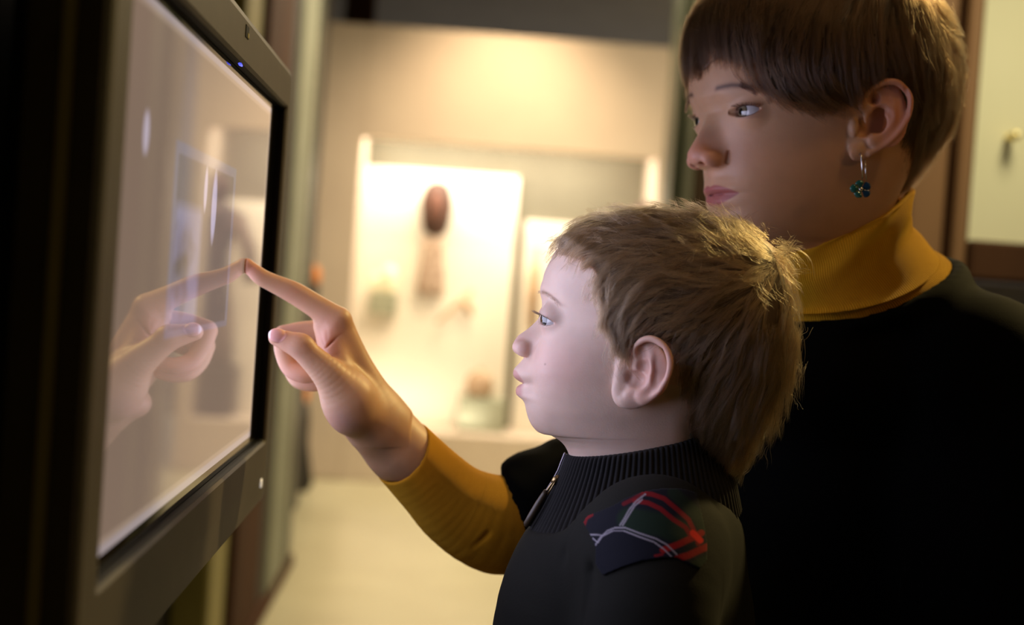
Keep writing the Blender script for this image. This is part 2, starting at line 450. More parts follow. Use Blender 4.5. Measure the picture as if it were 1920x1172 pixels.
class Scalp:
    """star-shaped hair envelope about a centre in the head's midplane"""
    def __init__(s, fr, cpx, outline, widths, p=2.2, yawfix=0.0, face=1.0):
        s.fr = fr; s.c = fr.P(*cpx, 0.0)[[0, 2]]; A, Z = fr.loc([q[0] for q in outline], [q[1] for q in outline]); s.p = p
        if yawfix:
            cs = -fr.f[0]; sn = -fr.f[1]; zz = (Z-s.c[1])/.12; wy = yawfix*sn*np.sqrt(np.clip(1-zz**2, 0, 1)); dx = (A-s.c[0])*cs
            A = s.c[0] + np.sign(dx)*np.sqrt(np.maximum(dx**2-wy**2, (dx*.5)**2))/cs
        ph = np.arctan2(Z-s.c[1], A-s.c[0]); rho = np.hypot(Z-s.c[1], A-s.c[0]); o = np.argsort(ph)
        s.ph = np.concatenate([ph[o]-2*math.pi, ph[o], ph[o]+2*math.pi]); s.rho = np.tile(rho[o], 3)
        wz = np.array([fr.loc(1200, q[0])[1] for q in widths]); o = np.argsort(wz); s.wz = wz[o]; s.ww = np.array([q[1] for q in widths])[o]
    def lev(s, a, z): return np.hypot(a-s.c[0], z-s.c[1])/np.interp(np.arctan2(z-s.c[1], a-s.c[0]), s.ph, s.rho)
    def W(s, z): return pchip(s.wz, s.ww, z) if np.ndim(z) else float(pchip(s.wz, s.ww, np.array([z]))[0])
    def b(s, a, z): l = np.minimum(s.lev(a, z), 1); return s.W(z)*(1-l**s.p)**(1/s.p)
    def un(s, px, py):
        b = 0*np.asarray(px, float)
        for _ in range(6):
            a, z = s.fr.loc(px, py, b); b = .5*b+.5*s.b(a, z)
        return a, z
    def guides(s, G):
        P, T = [], []
        for g in G:
            a, z = s.un([q[0] for q in g], [q[1] for q in g]); t = np.linspace(0, len(g)-1, (len(g)-1)*6+1)
            A = np.stack([pchip(np.arange(len(g)), a, t), pchip(np.arange(len(g)), z, t)], 1); D = np.gradient(A, axis=0); D /= np.linalg.norm(D, axis=1)[:, None]
            P.append(A); T.append(D)
        s.GP, s.GT = np.concatenate(P), np.concatenate(T)
    def flow(s, Q):
        d2 = ((Q[:, None]-s.GP[None])**2).sum(2)+.004**2; w = d2**-2.0; D = (w[:, :, None]*s.GT[None]).sum(1)
        return D/(np.linalg.norm(D, axis=1)[:, None]+1e-9)
    def poly(s, pts, near=True):
        a, z = s.un([q[0] for q in pts], [q[1] for q in pts]); return np.stack([a, z], 1)
def in_poly(Q, P):
    c = np.zeros(len(Q), bool); j = len(P)-1
    for i in range(len(P)):
        m = (P[i, 1] > Q[:, 1]) != (P[j, 1] > Q[:, 1]); xi = (P[j, 0]-P[i, 0])*(Q[:, 1]-P[i, 1])/(P[j, 1]-P[i, 1]+1e-12)+P[i, 0]; c ^= m & (Q[:, 0] < xi); j = i
    return c
def poly_sd(X, Z, P):
    d = np.full(np.broadcast(X, Z).shape, 1e9, f32); c = np.zeros(d.shape, bool); j = len(P)-1
    for i in range(len(P)):
        ax_, az_ = P[j]; bx_, bz_ = P[i]; ex, ez = bx_-ax_, bz_-az_; t = np.clip(((X-ax_)*ex+(Z-az_)*ez)/(ex*ex+ez*ez+1e-12), 0, 1)
        d = np.minimum(d, np.hypot(X-ax_-t*ex, Z-az_-t*ez)); m = (bz_ > Z) != (az_ > Z); c ^= m & (X < (ax_-bx_)*(Z-bz_)/(az_-bz_+1e-12)+bx_); j = i
    return np.where(c, -d, d)
def strands(sc, roots, side, length, K, seed, wave=.35, wf=70, lev0=(.95, 1.0), kids=30, spread=.003, tip=.35, lift=0.0, stop=None, gravity=0.0, minlen=.3, endlift=0.0):
    r = np.random.default_rng(seed); n = len(roots); Q = roots.copy(); path = [Q.copy()]; alive = np.ones(n, bool)
    ph1, ph2 = r.uniform(0, 6.28, (2, n)); L = length*r.uniform(minlen, 1.0, n)
    st = L/(K-1)
    for k in range(K-1):
        D = s_flow = sc.flow(Q)
        an = wave*(np.sin(Q[:, 0]*wf+ph1)+np.sin(Q[:, 1]*wf*1.3+ph2)+.6*np.sin(k*.9+ph1*3))*.5
        c, s_ = np.cos(an), np.sin(an); D = np.stack([D[:, 0]*c-D[:, 1]*s_, D[:, 0]*s_+D[:, 1]*c], 1)
        D[:, 1] -= gravity*k/K
        lv = np.minimum(sc.lev(Q[:, 0], Q[:, 1]), 1); sl = np.maximum(np.sqrt(1-lv**2), .35)
        step = (st*sl)[:, None]*D
        if stop is not None:
            ins = in_poly(Q+step, stop) | (r.random(n) < .25); alive &= ins
        Q = Q + step*np.where(alive, 1, .12)[:, None]; path.append(Q.copy())
    P = np.stack(path, 1)                                   # n, K, 2
    b = sc.b(P[..., 0], P[..., 1])*side[:, None]
    l0 = r.uniform(*lev0, n)[:, None]; t = np.linspace(0, 1, K)[None]
    l = l0*(1-.012*(1-t)) + lift*t**2 + endlift*r.uniform(0, 1, (n, 1))*t**1.5
    A = np.stack([sc.c[0]+(P[..., 0]-sc.c[0])*l, b*l, sc.c[1]+(P[..., 1]-sc.c[1])*l], 2)
    off = r.normal(0, 1, (n, kids, 1, 3))*spread*(tip+(1-tip)*(1-t[0][None, None, :, None])**.8)*r.uniform(.4, 1.2, (n, 1, 1, 1))
    j = r.normal(0, 1, (n, kids, 1, 3))*spread*.35*t[0][None, None, :, None]**2
    wob = np.sin(t[0][None, None, :, None]*r.uniform(4, 11, (n, kids, 1, 1))+r.uniform(0, 6.28, (n, kids, 1, 3)))*spread*.16
    R = A[:, None]+off+j+wob
    sh = r.integers(0, max(1, K//4), (n, kids))               # uneven ends
    return R.reshape(n*kids, K, 3)
def taper(n, K, r0, r1=.15): return r0*(1-(1-r1)*np.linspace(0, 1, K)**2)[None].repeat(n, 0)
def sample_poly(P, n, seed):
    r = np.random.default_rng(seed); lo, hi = P.min(0), P.max(0); out = []
    while sum(map(len, out)) < n:
        Q = r.uniform(lo, hi, (n*3, 2)); out.append(Q[in_poly(Q, P)])
    return np.concatenate(out)[:n]
def cap(name, sc, P, box, step, m, parent, lv=.955, shrink=.0, sides=(1, 1)):
    v = Vol(*[axis((a, b_, step)) for a, b_ in box]); X, Y, Z = v.grid()
    ph = np.arctan2(Z-sc.c[1], X-sc.c[0]); q = np.hypot(X-sc.c[0], Z-sc.c[1])/np.interp(ph, sc.ph, sc.rho)
    Wz = sc.W(v.z.astype(float))[None, None, :]; l3 = (q**sc.p+(np.abs(Y)/Wz)**sc.p)**(1/sc.p)
    v.F[...] = np.maximum((l3-lv)*.075, poly_sd(X, Z, P)+shrink).astype(f32)
    V, F = v.mesh(2); return mesh_obj(name, sc.fr.W(V), F, m, parent)


def under_hair(v, sc, pts, lv=.93):
    """the skull stays under the hair where hair grows"""
    P = sc.poly(pts)
    X, Y, Z = v.grid(); q = np.hypot(X-sc.c[0], Z-sc.c[1])/np.interp(np.arctan2(Z-sc.c[1], X-sc.c[0]), sc.ph, sc.rho)
    l3 = (q**sc.p+(np.abs(Y)/sc.W(v.z.astype(float))[None, None, :])**sc.p)**(1/sc.p)
    g = (l3-lv)*.075-np.maximum(poly_sd(X, Z, P), -.0)*1.2
    v.F[...] = np.maximum(v.F, g.astype(f32))

# ------------------------------------------------------------------ lights
def area(name, p, d, sx, sy, power, col, spread=math.pi, parent=None):
    l = bpy.data.lights.new(name, 'AREA'); l.shape = 'RECTANGLE'; l.size = sx; l.size_y = sy
    l.energy = power; l.color = col; l.spread = spread
    o = bpy.data.objects.new(name, l); S.collection.objects.link(o)
    o.location = Vector(p); o.rotation_euler = Vector(d).to_track_quat('-Z', 'Y').to_euler()
    return o
def spot(name, p, to, power, col, ang=60, blend=.5, r=.05):
    l = bpy.data.lights.new(name, 'SPOT'); l.energy = power; l.color = col; l.spot_size = math.radians(ang)
    l.spot_blend = blend; l.shadow_soft_size = r
    o = bpy.data.objects.new(name, l); S.collection.objects.link(o)
    o.location = Vector(p); o.rotation_euler = (Vector(to)-Vector(p)).to_track_quat('-Z', 'Y').to_euler()
    return o
WARM = (1.0, .66, .33); SX = -0.1617       # display plane
# glow of the touch screen, thrown into the room (a flat panel sends little light sideways)
sl = area('screen_glow', K(SX+.002, .915, 1.391), ND, .54, .27, 1.15, (.68, .70, 1.0), math.radians(125))
# ceiling spot lamps of the gallery, and two added warm fills
spot('gallery_or_fill_spot', K(2.2, 2.6, 3.3), K(.38, 1.22, 1.5), 370, (1.0, .74, .28), 48, .6, .08)
spot('gallery_or_fill_spot', K(.95, .15, 3.3), K(-.02, 1.11, 1.35), 60, (1.0, .62, .26), 17, .8, .25)  # added warm fill from above, narrowed onto the hand
spot('gallery_or_fill_spot', K(2.6, -.6, 2.7), K(.33, 1.18, 1.56), 24, (1.0, .53, .20), 22, .8, .3)  # added warm fill from the right, narrowed onto the woman's face
spot('gallery_or_fill_spot', K(.35, 8.35, 3.42), K(.25, 9.3, 2.2), 130, (1.0, .74, .46), 95, 1, .05)
area('case_light', K(.3, 9.56, 2.405), (0, .12, -1), 1.7, .16, 66, (1.0, .88, .70))
area('case_light', K(-.2, 9.55, .42), (.1, .5, 1), 1.0, .15, 2.6, (1.0, .88, .70))
area('hall_light', K(.9, 6.6, 3.45), (.1, 0, -1), 2.2, 2.4, 210, (1.0, .82, .56))
area('hall_light', K(1.5, 12.2, 3.4), (0, .3, -1), 2.5, 1.5, 85, (.90, .88, .95))

# ------------------------------------------------------------------ the room
M_wall = noise_mat('cream_paint', (.60, .50, .40), (.64, .54, .43), 3, .8)
M_grey = noise_mat('grey_paint', (.34, .32, .31), (.38, .36, .35), 3, .8)
M_dark = noise_mat('dark_paint', (.012, .010, .008), (.02, .016, .012), 3, .7)
M_floor = noise_mat('floor_tile', (.46, .42, .26), (.54, .50, .32), 2.5, .28)
M_wood = noise_mat('brown_wood', (.045, .019, .008), (.075, .032, .013), 6, .8, 6, (1, 1, .08), bump=.1, Specular_IOR_Level=.12)
M_wood2 = noise_mat('light_brown_wood', (.20, .105, .045), (.27, .14, .06), 6, .45, 6, (1, 1, .08), bump=.1)
def st(o): return tag(o, kind='structure')
XL = -.80
st(MB().box(-2.5, 6.0, -3, 14, -.1, 0).build('floor', M_floor))
st(MB().box(-2.5, 6.0, -3, 14, 3.55, 3.65).build('ceiling', M_grey))
st(MB().box(XL-.1, XL, -3, 8.2, 0, 3.55).box(-1.42, -1.32, 8.2, 14, 0, 3.55).box(-1.42, XL-.1, 8.1, 8.2, 0, 3.55).build('wall_left', M_dark))
st(MB().box(6.0, 6.1, -3, 14, 0, 3.55).build('wall_right', M_wall))
st(MB().box(-2.5, 6.0, 14, 14.1, 0, 3.55).build('wall_back', M_grey))
st(MB().box(-2.5, 6.0, -3.1, -3, 0, 3.55).build('wall_front', M_dark))

# --- the big display case at the end of the hall
YC = 9.3
cx0 = KY(598, 40, YC)[0]; cx1 = KY(1279, 100, YC)[0]; ctop = KY(700, 46, YC)[1]
ox0, oz1 = KY(680, 256, YC); ox1 = KY(1236, 300, YC)[0]; oz0 = KY(700, 806, YC)[1]
M_cback = noise_mat('grey_green_backing', (.15, .135, .095), (.17, .155, .11), 4, .8)
M_board = noise_mat('ivory_board', (.80, .74, .62), (.84, .78, .66), 3, .7)
case = empty('display_case', K((cx0+cx1)/2, YC+.3, 0), 'large cream museum display case with lit recess at end of hall', 'display case')
sh = MB()
sh.box(cx0, ox0, YC, YC+.7, 0, ctop, .01); sh.box(ox1, cx1, YC, YC+.7, 0, ctop, .01)
sh.box(ox0, ox1, YC, YC+.14, oz1, ctop); sh.box(ox0, ox1, YC+.14, YC+.7, oz1+.16, ctop); sh.box(ox0, ox1, YC, YC+.7, 0, oz0)
sh.build('surround', M_wall, case)
MB().box(ox0-.01, ox1+.01, YC+.62, YC+.69, oz0-.01, oz1+.16).build('back_panel', M_cback, case)
YB = YC+.62
bx0 = KY(681, 322, YB)[0]; bx1, bz1 = KY(973, 333, YB)
MB().box(bx0+.02, bx1, YB-.06, YB, oz0+.005, bz1, .004).build('backing_board', M_board, case)
b2x0, b2z1 = KY(985, 414, YB)
MB().box(b2x0, ox1-.02, YB-.05, YB, oz0+.005, b2z1, .004).build('backing_board', M_board, case)
MB().box(ox0+.1, ox1-.1, YC+.16, YC+.36, oz1+.125, oz1+.158, .004).build('light_housing', M_dark, case)
# exhibits
def pb(px, py, Y): x, z = KY(px, py, Y); return x, z
def lathe(cx, cy, prof, n=24, sy=1.0, seg=None):
    V = []; F = []
    for i, (r, z) in enumerate(prof):
        for j in range(n):
            t = 2*math.pi*j/n; V.append(K(cx + r*math.cos(t), cy + sy*r*math.sin(t), z))
    m = len(prof)
    for i in range(m-1):
        for j in range(n): F.append((i*n+j, i*n+(j+1) % n, (i+1)*n+(j+1) % n, (i+1)*n+j))
    F.append(tuple(range(n))[::-1]); F.append(tuple((m-1)*n+j for j in range(n)))
    return V, F
YE = YB-.16
M_helm = noise_mat('dark_leather', (.035, .018, .012), (.11, .045, .028), 14, .6)
M_cloth = noise_mat('patterned_cloth', (.22, .13, .09), (.62, .48, .36), 30, .9)
M_tanx = noise_mat('tan_wood', (.45, .28, .16), (.6, .42, .26), 12, .6)
M_stand = noise_mat('grey_green_block', (.30, .31, .22), (.34, .35, .25), 5, .8)
x, zt = pb(822, 338, YE); _, zb = pb(822, 446, YE); hw = (pb(852, 390, YE)[0]-pb(792, 390, YE)[0])/2
hm = empty('ritual_mask', K(x, YE, zb), 'dark oval ritual mask mounted high on ivory case board', 'mask')
pr = [(hw*math.sqrt(max(0, 1-(2*t-1)**2))**.7*(1 if t > .5 else .94)+.001, zb+(zt-zb)*t) for t in np.linspace(0, 1, 18)]
V, F = lathe(x, YE, pr, 28, .6); MB().add(V, F).build('face', M_helm, hm, True)
V, F = lathe(x, YE-.075, [(.045*math.sqrt(max(0.0, 1-(2*t-1)**2)), zb+.10+.22*t) for t in np.linspace(0, 1, 10)], 18, .5)
MB().add(V, F).build('brow_plate', noise_mat('red_brown', (.16, .06, .035), (.2, .08, .05), 9, .6), hm, True)
MB().box(x-.012, x+.012, YE-.11, YE-.05, zb+.13, zb+.21, .004).build('nose', M_helm, hm)
_, z2 = pb(822, 556, YE); zc = zb+.02
V, F = lathe(x-.005, YE+.02, [(.085, z2), (.10, z2+.06), (.085, z2+.2), (.075, zc-.12), (.085, zb-.008)], 24, .4)
tag(MB().add(V, F).build('fringed_cloth', M_cloth, smooth=True), 'brown patterned fringed cloth hanging below the dark mask', 'cloth')
sx_, sz_ = pb(720, 548, YE); sw = .085; _, sb = pb(720, 588, YE)
tag(MB().box(sx_-sw*1.1, sx_+sw*1.1, YE-.07, YE+.10, sb, sz_, .006).build('display_shelf', M_stand), 'small grey-green bracket shelf left of the mask', 'shelf')
M_ivory = noise_mat('ivory_carving', (.95, .85, .55), (1.0, .95, .75), 8, .5)
V, F = lathe(sx_+.03, YE, [(.03, sz_), (.05, sz_+.03), (.03, sz_+.07), (.06, sz_+.12), (.045, sz_+.16), (.01, sz_+.19)], 16, .8)
tag(MB().add(V, F).build('ivory_figurine', M_ivory, smooth=True), 'ivory figurine, taller one standing on the small bracket shelf', 'figurine')
V, F = lathe(sx_-.06, YE, [(.02, sz_), (.032, sz_+.03), (.02, sz_+.06), (.035, sz_+.1), (.006, sz_+.13)], 16, .8)
tag(MB().add(V, F).build('ivory_figurine', M_ivory, smooth=True), 'ivory figurine, shorter one at left end of bracket shelf', 'figurine')
p0 = pb(818, 606, YE); p1 = pb(885, 545, YE); p2 = pb(884, 592, YE); p3 = pb(868, 560, YE)
ax = empty('carved_club', K(*[(p0[0]+p1[0])/2, YE, (p0[1]+p1[1])/2]), 'tan wooden club mounted diagonally below the mask', 'club')
V, F = tube([K(p0[0], YE, p0[1]), K((p0[0]+p1[0])/2, YE, (p0[1]+p1[1])/2), K(p1[0], YE, p1[1])], [.011, .017, .024], 12)
MB().add(V, F).build('shaft', M_tanx, ax, True)
V, F = tube([K(p3[0], YE, p3[1]), K((p2[0]+p3[0])/2+.01, YE, (p2[1]+p3[1])/2), K(p2[0], YE, p2[1])], [.03, .034, .012], 12)
MB().add(V, F).build('club_head', M_tanx, ax, True)
x0, z1 = pb(862, 744, YE-.1); x1, z0 = pb(946, 788, YE-.1)
tag(MB().box(x0, x1, YE-.2, YE+.08, oz0, z1, .006).build('plinth', M_stand), 'low grey-green plinth carrying brown bowl in the case', 'plinth')
bxx, bz = pb(898, 742, YE-.1); bz = z1; bt = bz+(pb(898, 700, YE-.1)[1]-pb(898, 742, YE-.1)[1])
V, F = lathe(bxx, YE-.08, [(.06, bz), (.09, bz+.03), (.10, (bz+bt)/2), (.085, bt), (.06, bt+.015), (.02, bt+.04), (.004, bt+.05)], 24)
tag(MB().add(V, F).build('lidded_pot', noise_mat('brown_pot', (.35, .22, .13), (.55, .40, .26), 16, .6), smooth=True), 'small brown lidded pot on the low grey-green plinth', 'pot')
# the right part of the case, seen mirrored in the screen
mx, _ = pb(1190, 600, YE-.1); zp = pb(1190, 668, YE)[1]
tag(MB().box(mx-.20, mx+.20, YE-.32, YE+.05, oz0, zp-.25, .008).build('pedestal', M_dark), 'dark pedestal under robed dummy at right end of case', 'pedestal')
M_robe = noise_mat('dark_robe', (.05, .035, .035), (.16, .11, .10), 12, .9)
zz = zp-.25
man = empty('costume_dummy', K(mx, YE-.14, zz), 'dark robed costume dummy in right part of case', 'costume dummy')
V, F = lathe(mx, YE-.14, [(.17, zz), (.16, zz+.25), (.12, zz+.55), (.10, zz+.75), (.15, zz+.95), (.16, zz+1.05), (.06, zz+1.12)], 28, .7)
MB().add(V, F).build('robe', M_robe, man, True)
V, F = lathe(mx, YE-.14, [(.045, zz+1.10), (.075, zz+1.17), (.08, zz+1.24), (.05, zz+1.30), (.005, zz+1.33)], 20)
MB().add(V, F).build('head', M_helm, man, True)
for s in (-1, 1):
    V, F = tube([K(mx+s*.14, YE-.14, zz+1.03), K(mx+s*.24, YE-.17, zz+.8), K(mx+s*.27, YE-.2, zz+.58)], [.05, .055, .05], 12)
    MB().add(V, F).build('sleeve', M_robe, man, True)
# small object right of the second board edge
dx, dz = pb(1006, 460, YE); _, dz0 = pb(1006, 620, YE)
V, F = tube([K(dx, YE, dz0), K(dx, YE, (dz+dz0)/2), K(dx, YE, dz)], [.03, .045, .03], 12)
tag(MB().add(V, F).build('carved_staff', M_tanx, smooth=True), 'tan carved staff on second board behind the child', 'staff')

# --- left: glass-fronted showcase along the wall beyond the touch screen
M_post = noise_mat('black_green_metal', (.022, .028, .014), (.035, .04, .02), 5, .4)
M_gl = noise_mat('grey_green_edge', (.20, .21, .15), (.25, .26, .19), 4, .6, Specular_IOR_Level=.2)
M_olive = noise_mat('olive_paint', (.22, .19, .045), (.27, .23, .06), 4, .6)
XS = -.66
def yl(px): return KX(px, 517, XS)[0]
shc = empty('glass_showcase', K(XS-.06, yl(540), 0), 'tall wooden showcase with glass edge along left wall', 'showcase')
zt = 3.4
MB().box(XL+.005, XS, yl(476), yl(522), .0, zt, .01).build('wood_post', M_wood, shc)
MB().box(XL+.005, XS-.01, yl(522)+.002, yl(536), .0, zt, .01).build('shadow_gap', M_dark, shc)
MB().box(XL+.005, XS+.004, yl(536)+.003, yl(566), .02, zt, .012).build('glass_edge', M_gl, shc)
MB().box(XL+.005, XS+.008, yl(566)+.003, yl(575.5), .0, zt, .012).build('corner_post', M_post, shc)
MB().box(XL+.005, XS+.02, yl(470), yl(578), .0, .06, .01).build('base', M_wood, shc)
tag(MB().box(XL+.004, XS-.015, yl(440), yl(474)-.06, 0, 3.2, .01).build('olive_panel', M_olive), 'olive painted upright panel between touch screen and showcase', 'panel')
tag(MB().box(-1.31, cx0-.012, 9.5, 9.7, 0, 3.5, .01).build('wooden_pillar', M_wood), 'brown wooden pillar behind left side of the case', 'pillar')
tag(MB().box(cx0+.05, KY(702, 20, 10.6)[0], 10.6, 10.8, 0, 3.54, .01).build('wooden_pillar', M_wood), 'brown wooden pillar seen above top left of case', 'pillar')
# orange and black figure beside the showcase
YO = 8.75
x0, z1 = KY(560, 494, YO); x1, z0 = KY(596, 750, YO)
og = empty('tall_vase', K((x0+x1)/2, YO, 0), 'tall black vase with orange bands beside the showcase', 'vase')
M_or = noise_mat('orange_glaze', (.75, .22, .03), (.85, .30, .05), 6, .4)
xm = KY(580, 620, YO)[0]
V, F = lathe(xm-.005, YO, [(.06, 0), (.09, .05), (.045, .3), (.045, .45), (.03, z0-.02)], 20)
MB().add(V, F).build('foot', M_dark, og, True)
xb = KY(566, 742, YO)[0]
V, F = lathe(xb+.005, YO, [(.03, z0-.02), (.045, z0+.01), (.045, z0+.05), (.03, z0+.07)], 20); MB().add(V, F).build('lower_band', M_or, og, True)
V, F = lathe(xm-.01, YO, [(.025, z0+.06), (.035, z0+.2), (.035, z1-.25), (.055, z1-.18), (.05, z1-.11)], 20); MB().add(V, F).build('body', M_dark, og, True)
V, F = lathe(xm, YO, [(.045, z1-.12), (.052, z1-.07), (.04, z1-.02), (.01, z1)], 20); MB().add(V, F).build('upper_band', M_or, og, True)

# --- right: post, wooden frame and lit cream panel
x0, _ = KY(1268, 200, 6.2); x1, _ = KY(1292, 200, 6.2); x2, _ = KY(1310, 200, 6.2)
tag(MB().box(x0, x1-.003, 6.2, 6.5, 0, 3.54, .01).build('steel_post', M_post), 'thin dark steel post right of the display case', 'post')
tag(MB().box(x1, x2, 6.22, 6.55, 0, 3.54, .01).build('pillar', M_gl.copy()), 'grey-green pillar between steel post and woman', 'pillar')
bpy.data.materials[-1].name = 'grey_green_edge_b'
x3, _ = KY(1345, 300, 6.4); 
tag(MB().box(x2+.01, x3+.15, 6.3, 6.6, 0, 3.54, .01).build('wooden_pillar', noise_mat('umber_wood', (.05, .03, .014), (.08, .045, .02), 6, .5, 5, (1, 1, .1))), 'dark umber wooden pillar behind the woman', 'pillar')
YR = 2.7
fr = empty('wooden_showcase', K(KY(1800, 400, YR)[0], YR, 0), 'brown wooden wall showcase with lit cream panel behind woman', 'showcase')
def rx(px, Y=YR): return KY(px, 517, Y)[0]
def rz(px, py, Y=YR): return KY(px, py, Y)[1]
zs = rz(1870, 453); zs2 = rz(1880, 528)
MB().box(rx(1694), rx(1762), YR, YR+.12, 0, 3.3, .006).build('stile', M_wood2, fr)
MB().box(rx(1762)+.001, rx(1776), YR+.03, YR+.1, 0, 3.3).build('groove', M_wood, fr)
MB().box(rx(1776)+.002, rx(1805), YR-.01, YR+.12, 0, 3.3, .006).build('stile', M_wood2, fr)
MB().box(rx(1805)+.002, rx(1818), YR+.02, YR+.12, 0, 3.3, .006).build('inner_stile', M_wood, fr)
MB().box(rx(1816), rx(2250), YR+.0, YR+.14, zs2, zs, .006).build('rail', M_wood, fr)
M_cream = noise_mat('cream_panel', (.70, .66, .42), (.74, .70, .46), 3, .6)
MB().box(rx(1815), rx(2250), YR+.10, YR+.13, zs+.001, 3.3).build('lit_panel', M_cream, fr)
MB().box(rx(1815), rx(2250), YR+.06, YR+.12, .02, zs2-.004).build('lower_panel', noise_mat('pale_grey', (.5, .5, .5), (.55, .55, .54), 3, .6), fr)
hx, hz = KY(1890, 258, YR+.1)  # reflection of a lamp on the panel, modelled as a small bright metal stub
V, F = tube([K(hx, YR+.095, hz), K(hx, YR+.06, hz), K(hx, YR+.05, hz)], [.008, .010, .007], 14)
MB().add(V, F).build('lamp_glint', mat('glint_metal', (.95, .8, .4), .5, 1), fr, True)
tag(MB().box(rx(1640, 4.0), rx(1712, 4.0), 4.0, 4.1, 0, 3.0, .01).build('pale_pillar', noise_mat('pale_grey_b', (.42, .40, .34), (.46, .44, .38), 3, .6)), 'pale grey pillar glimpsed behind the collar', 'pillar')
spot('panel_spot', K(rx(1880)+.05, 1.75, 3.0), K(rx(1890), YR, 1.75), 150, (1.0, .90, .62), 50, 1, .35)

# ------------------------------------------------------------------ touch screen on its kiosk
M_case = noise_mat('grey_brown_metal', (.042, .033, .026), (.050, .040, .032), 40, .55, 3, Specular_IOR_Level=.25)
M_bez = mat('black_bezel', (.003, .003, .0035), .65, Specular_IOR_Level=.12)
M_casing = noise_mat('dark_olive_casing', (.030, .026, .014), (.04, .034, .02), 6, .5)
Y0, Y1, Z0, Z1 = .655, 1.245, 1.2435, 1.5375; FXP = SX+.008
LY0, LY1, LZ0, LZ1 = .662, 1.197, 1.2520, 1.5315
YO0, YO1, ZO0, ZO1 = .617, 1.271, 1.186, 1.5747
ki = empty('touch_kiosk', K(-.33, .85, 0), 'black museum kiosk column carrying the touch screen', 'kiosk')
MB().box(-.60, -.215, .02, 1.12, 0, 2.3, .02).build('column', M_dark, ki)
MB().box(-.216, -.207, .40, .47, .0, 2.3, .002).build('edge_strip', M_olive, ki)
MB().box(-.208, -.190, .72, 1.10, 1.24, 1.52, .003).build('mount_plate', M_bez, ki)
mo = empty('touch_screen', K(SX, .906, Z0), 'grey framed touch screen glowing pinkish beige under the fingertip', 'touch screen')
def rrect(y0, y1, z0, z1, r, n=6):
    P = []
    for (cy, cz, a0) in ((y1-r, z1-r, 0), (y0+r, z1-r, 90), (y0+r, z0+r, 180), (y1-r, z0+r, 270)):
        for i in range(n+1):
            a = math.radians(a0+90*i/n); P.append((cy+r*math.cos(a), cz+r*math.sin(a)))
    return P
def ring(spec):      # list of (x, y0,y1,z0,z1,r)
    V = []; F = []; n = None
    for (x, *q) in spec:
        P = rrect(*q); n = len(P); V += [K(x, a, b) for a, b in P]
    for i in range(len(spec)-1):
        for j in range(n): F.append((i*n+j, i*n+(j+1) % n, (i+1)*n+(j+1) % n, (i+1)*n+j))
    return V, F
V, F = ring([(-.190, YO0, YO1, ZO0, ZO1, .018), (FXP-.004, YO0, YO1, ZO0, ZO1, .018), (FXP-.001, YO0+.003, YO1-.003, ZO0+.004, ZO1-.003, .016),
             (FXP, YO0+.006, YO1-.006, ZO0+.029, ZO1-.007, .010), (FXP-.0, Y0-.003, Y1+.003, Z0-.003, Z1+.003, .004), (FXP-.002, Y0-.001, Y1+.001, Z0-.001, Z1+.001, .002)])
MB().add(V, F).build('frame', M_case, mo)
V, F = ring([(FXP-.0022, Y0-.001, Y1+.001, Z0-.001, Z1+.001, .002), (FXP-.004, Y0, Y1, Z0, Z1, .002), (SX+.001, Y0, Y1, Z0, Z1, .002), (SX-.002, Y0-.002, Y1+.002, Z0-.002, Z1+.002, .002), (SX-.002, LY0-.001, LY1+.001, LZ0-.001, LZ1+.001, .001)])
MB().add(V, F).build('bezel', M_bez, mo)
V, F = ring([(-.190, YO0+.002, YO1-.002, ZO0+.002, ZO1-.002, .016), (-.206, YO0+.03, YO1-.04, ZO0+.03, ZO1-.03, .016), (-.206, .8, 1.0, 1.3, 1.4, .01)])
MB().add(V, F).build('back_shell', M_casing, mo)
V, F = ring([(-.1745, YO0-.0012, YO1-.01, ZO0+.004, ZO1-.006, .018), (-.1745+.0, YO0-.002, YO1-.01, ZO0+.004, ZO1-.006, .018), (-.169, YO0-.002, YO1-.01, ZO0+.004, ZO1-.006, .018), (-.169, YO0-.0012, YO1-.01, ZO0+.004, ZO1-.006, .018)])
MB().add(V, F).build('side_trim', noise_mat('olive_trim', (.20, .17, .075), (.24, .2, .09), 8, .4), mo)
# display pane: glass over a lit page
M_disp = mat('lit_display', (.002, .002, .002), .035); M_disp.node_tree.nodes['Principled BSDF'].inputs['IOR'].default_value = 1.52
N, L, b = nodes(M_disp)
au = N.new('ShaderNodeAttribute'); au.attribute_name = 'su'; av = N.new('ShaderNodeAttribute'); av.attribute_name = 'sv'
def math_(op, a, b_, clamp=False):
    n = N.new('ShaderNodeMath'); n.operation = op; n.use_clamp = clamp
    for i, q in enumerate((a, b_)):
        if isinstance(q, (int, float)): n.inputs[i].default_value = q
        else: L.new(q, n.inputs[i])
    return n.outputs[0]
def step(a, e, s): return math_('ADD', math_('MULTIPLY', math_('SUBTRACT', a, e), 1/s), .5, True)
def boxm(u0, u1, v0, v1, s=.006):
    U, Vv = au.outputs['Fac'], av.outputs['Fac']
    m = math_('MULTIPLY', step(U, u0, s), math_('SUBTRACT', 1.0, step(U, u1, s)))
    return math_('MULTIPLY', m, math_('MULTIPLY', step(Vv, v0, s), math_('SUBTRACT', 1.0, step(Vv, v1, s))))
def mixc(f, a, c):
    n = N.new('ShaderNodeMix'); n.data_type = 'RGBA'
    if isinstance(f, (int, float)): n.inputs[0].default_value = f
    else: L.new(f, n.inputs[0])
    for q, i in ((a, 6), (c, 7)):
        if isinstance(q, tuple): n.inputs[i].default_value = (*q, 1)
        else: L.new(q, n.inputs[i])
    return n.outputs[2]
PAGE = (.29, .21, .16)
nz = N.new('ShaderNodeTexNoise'); nz.inputs['Scale'].default_value = 7
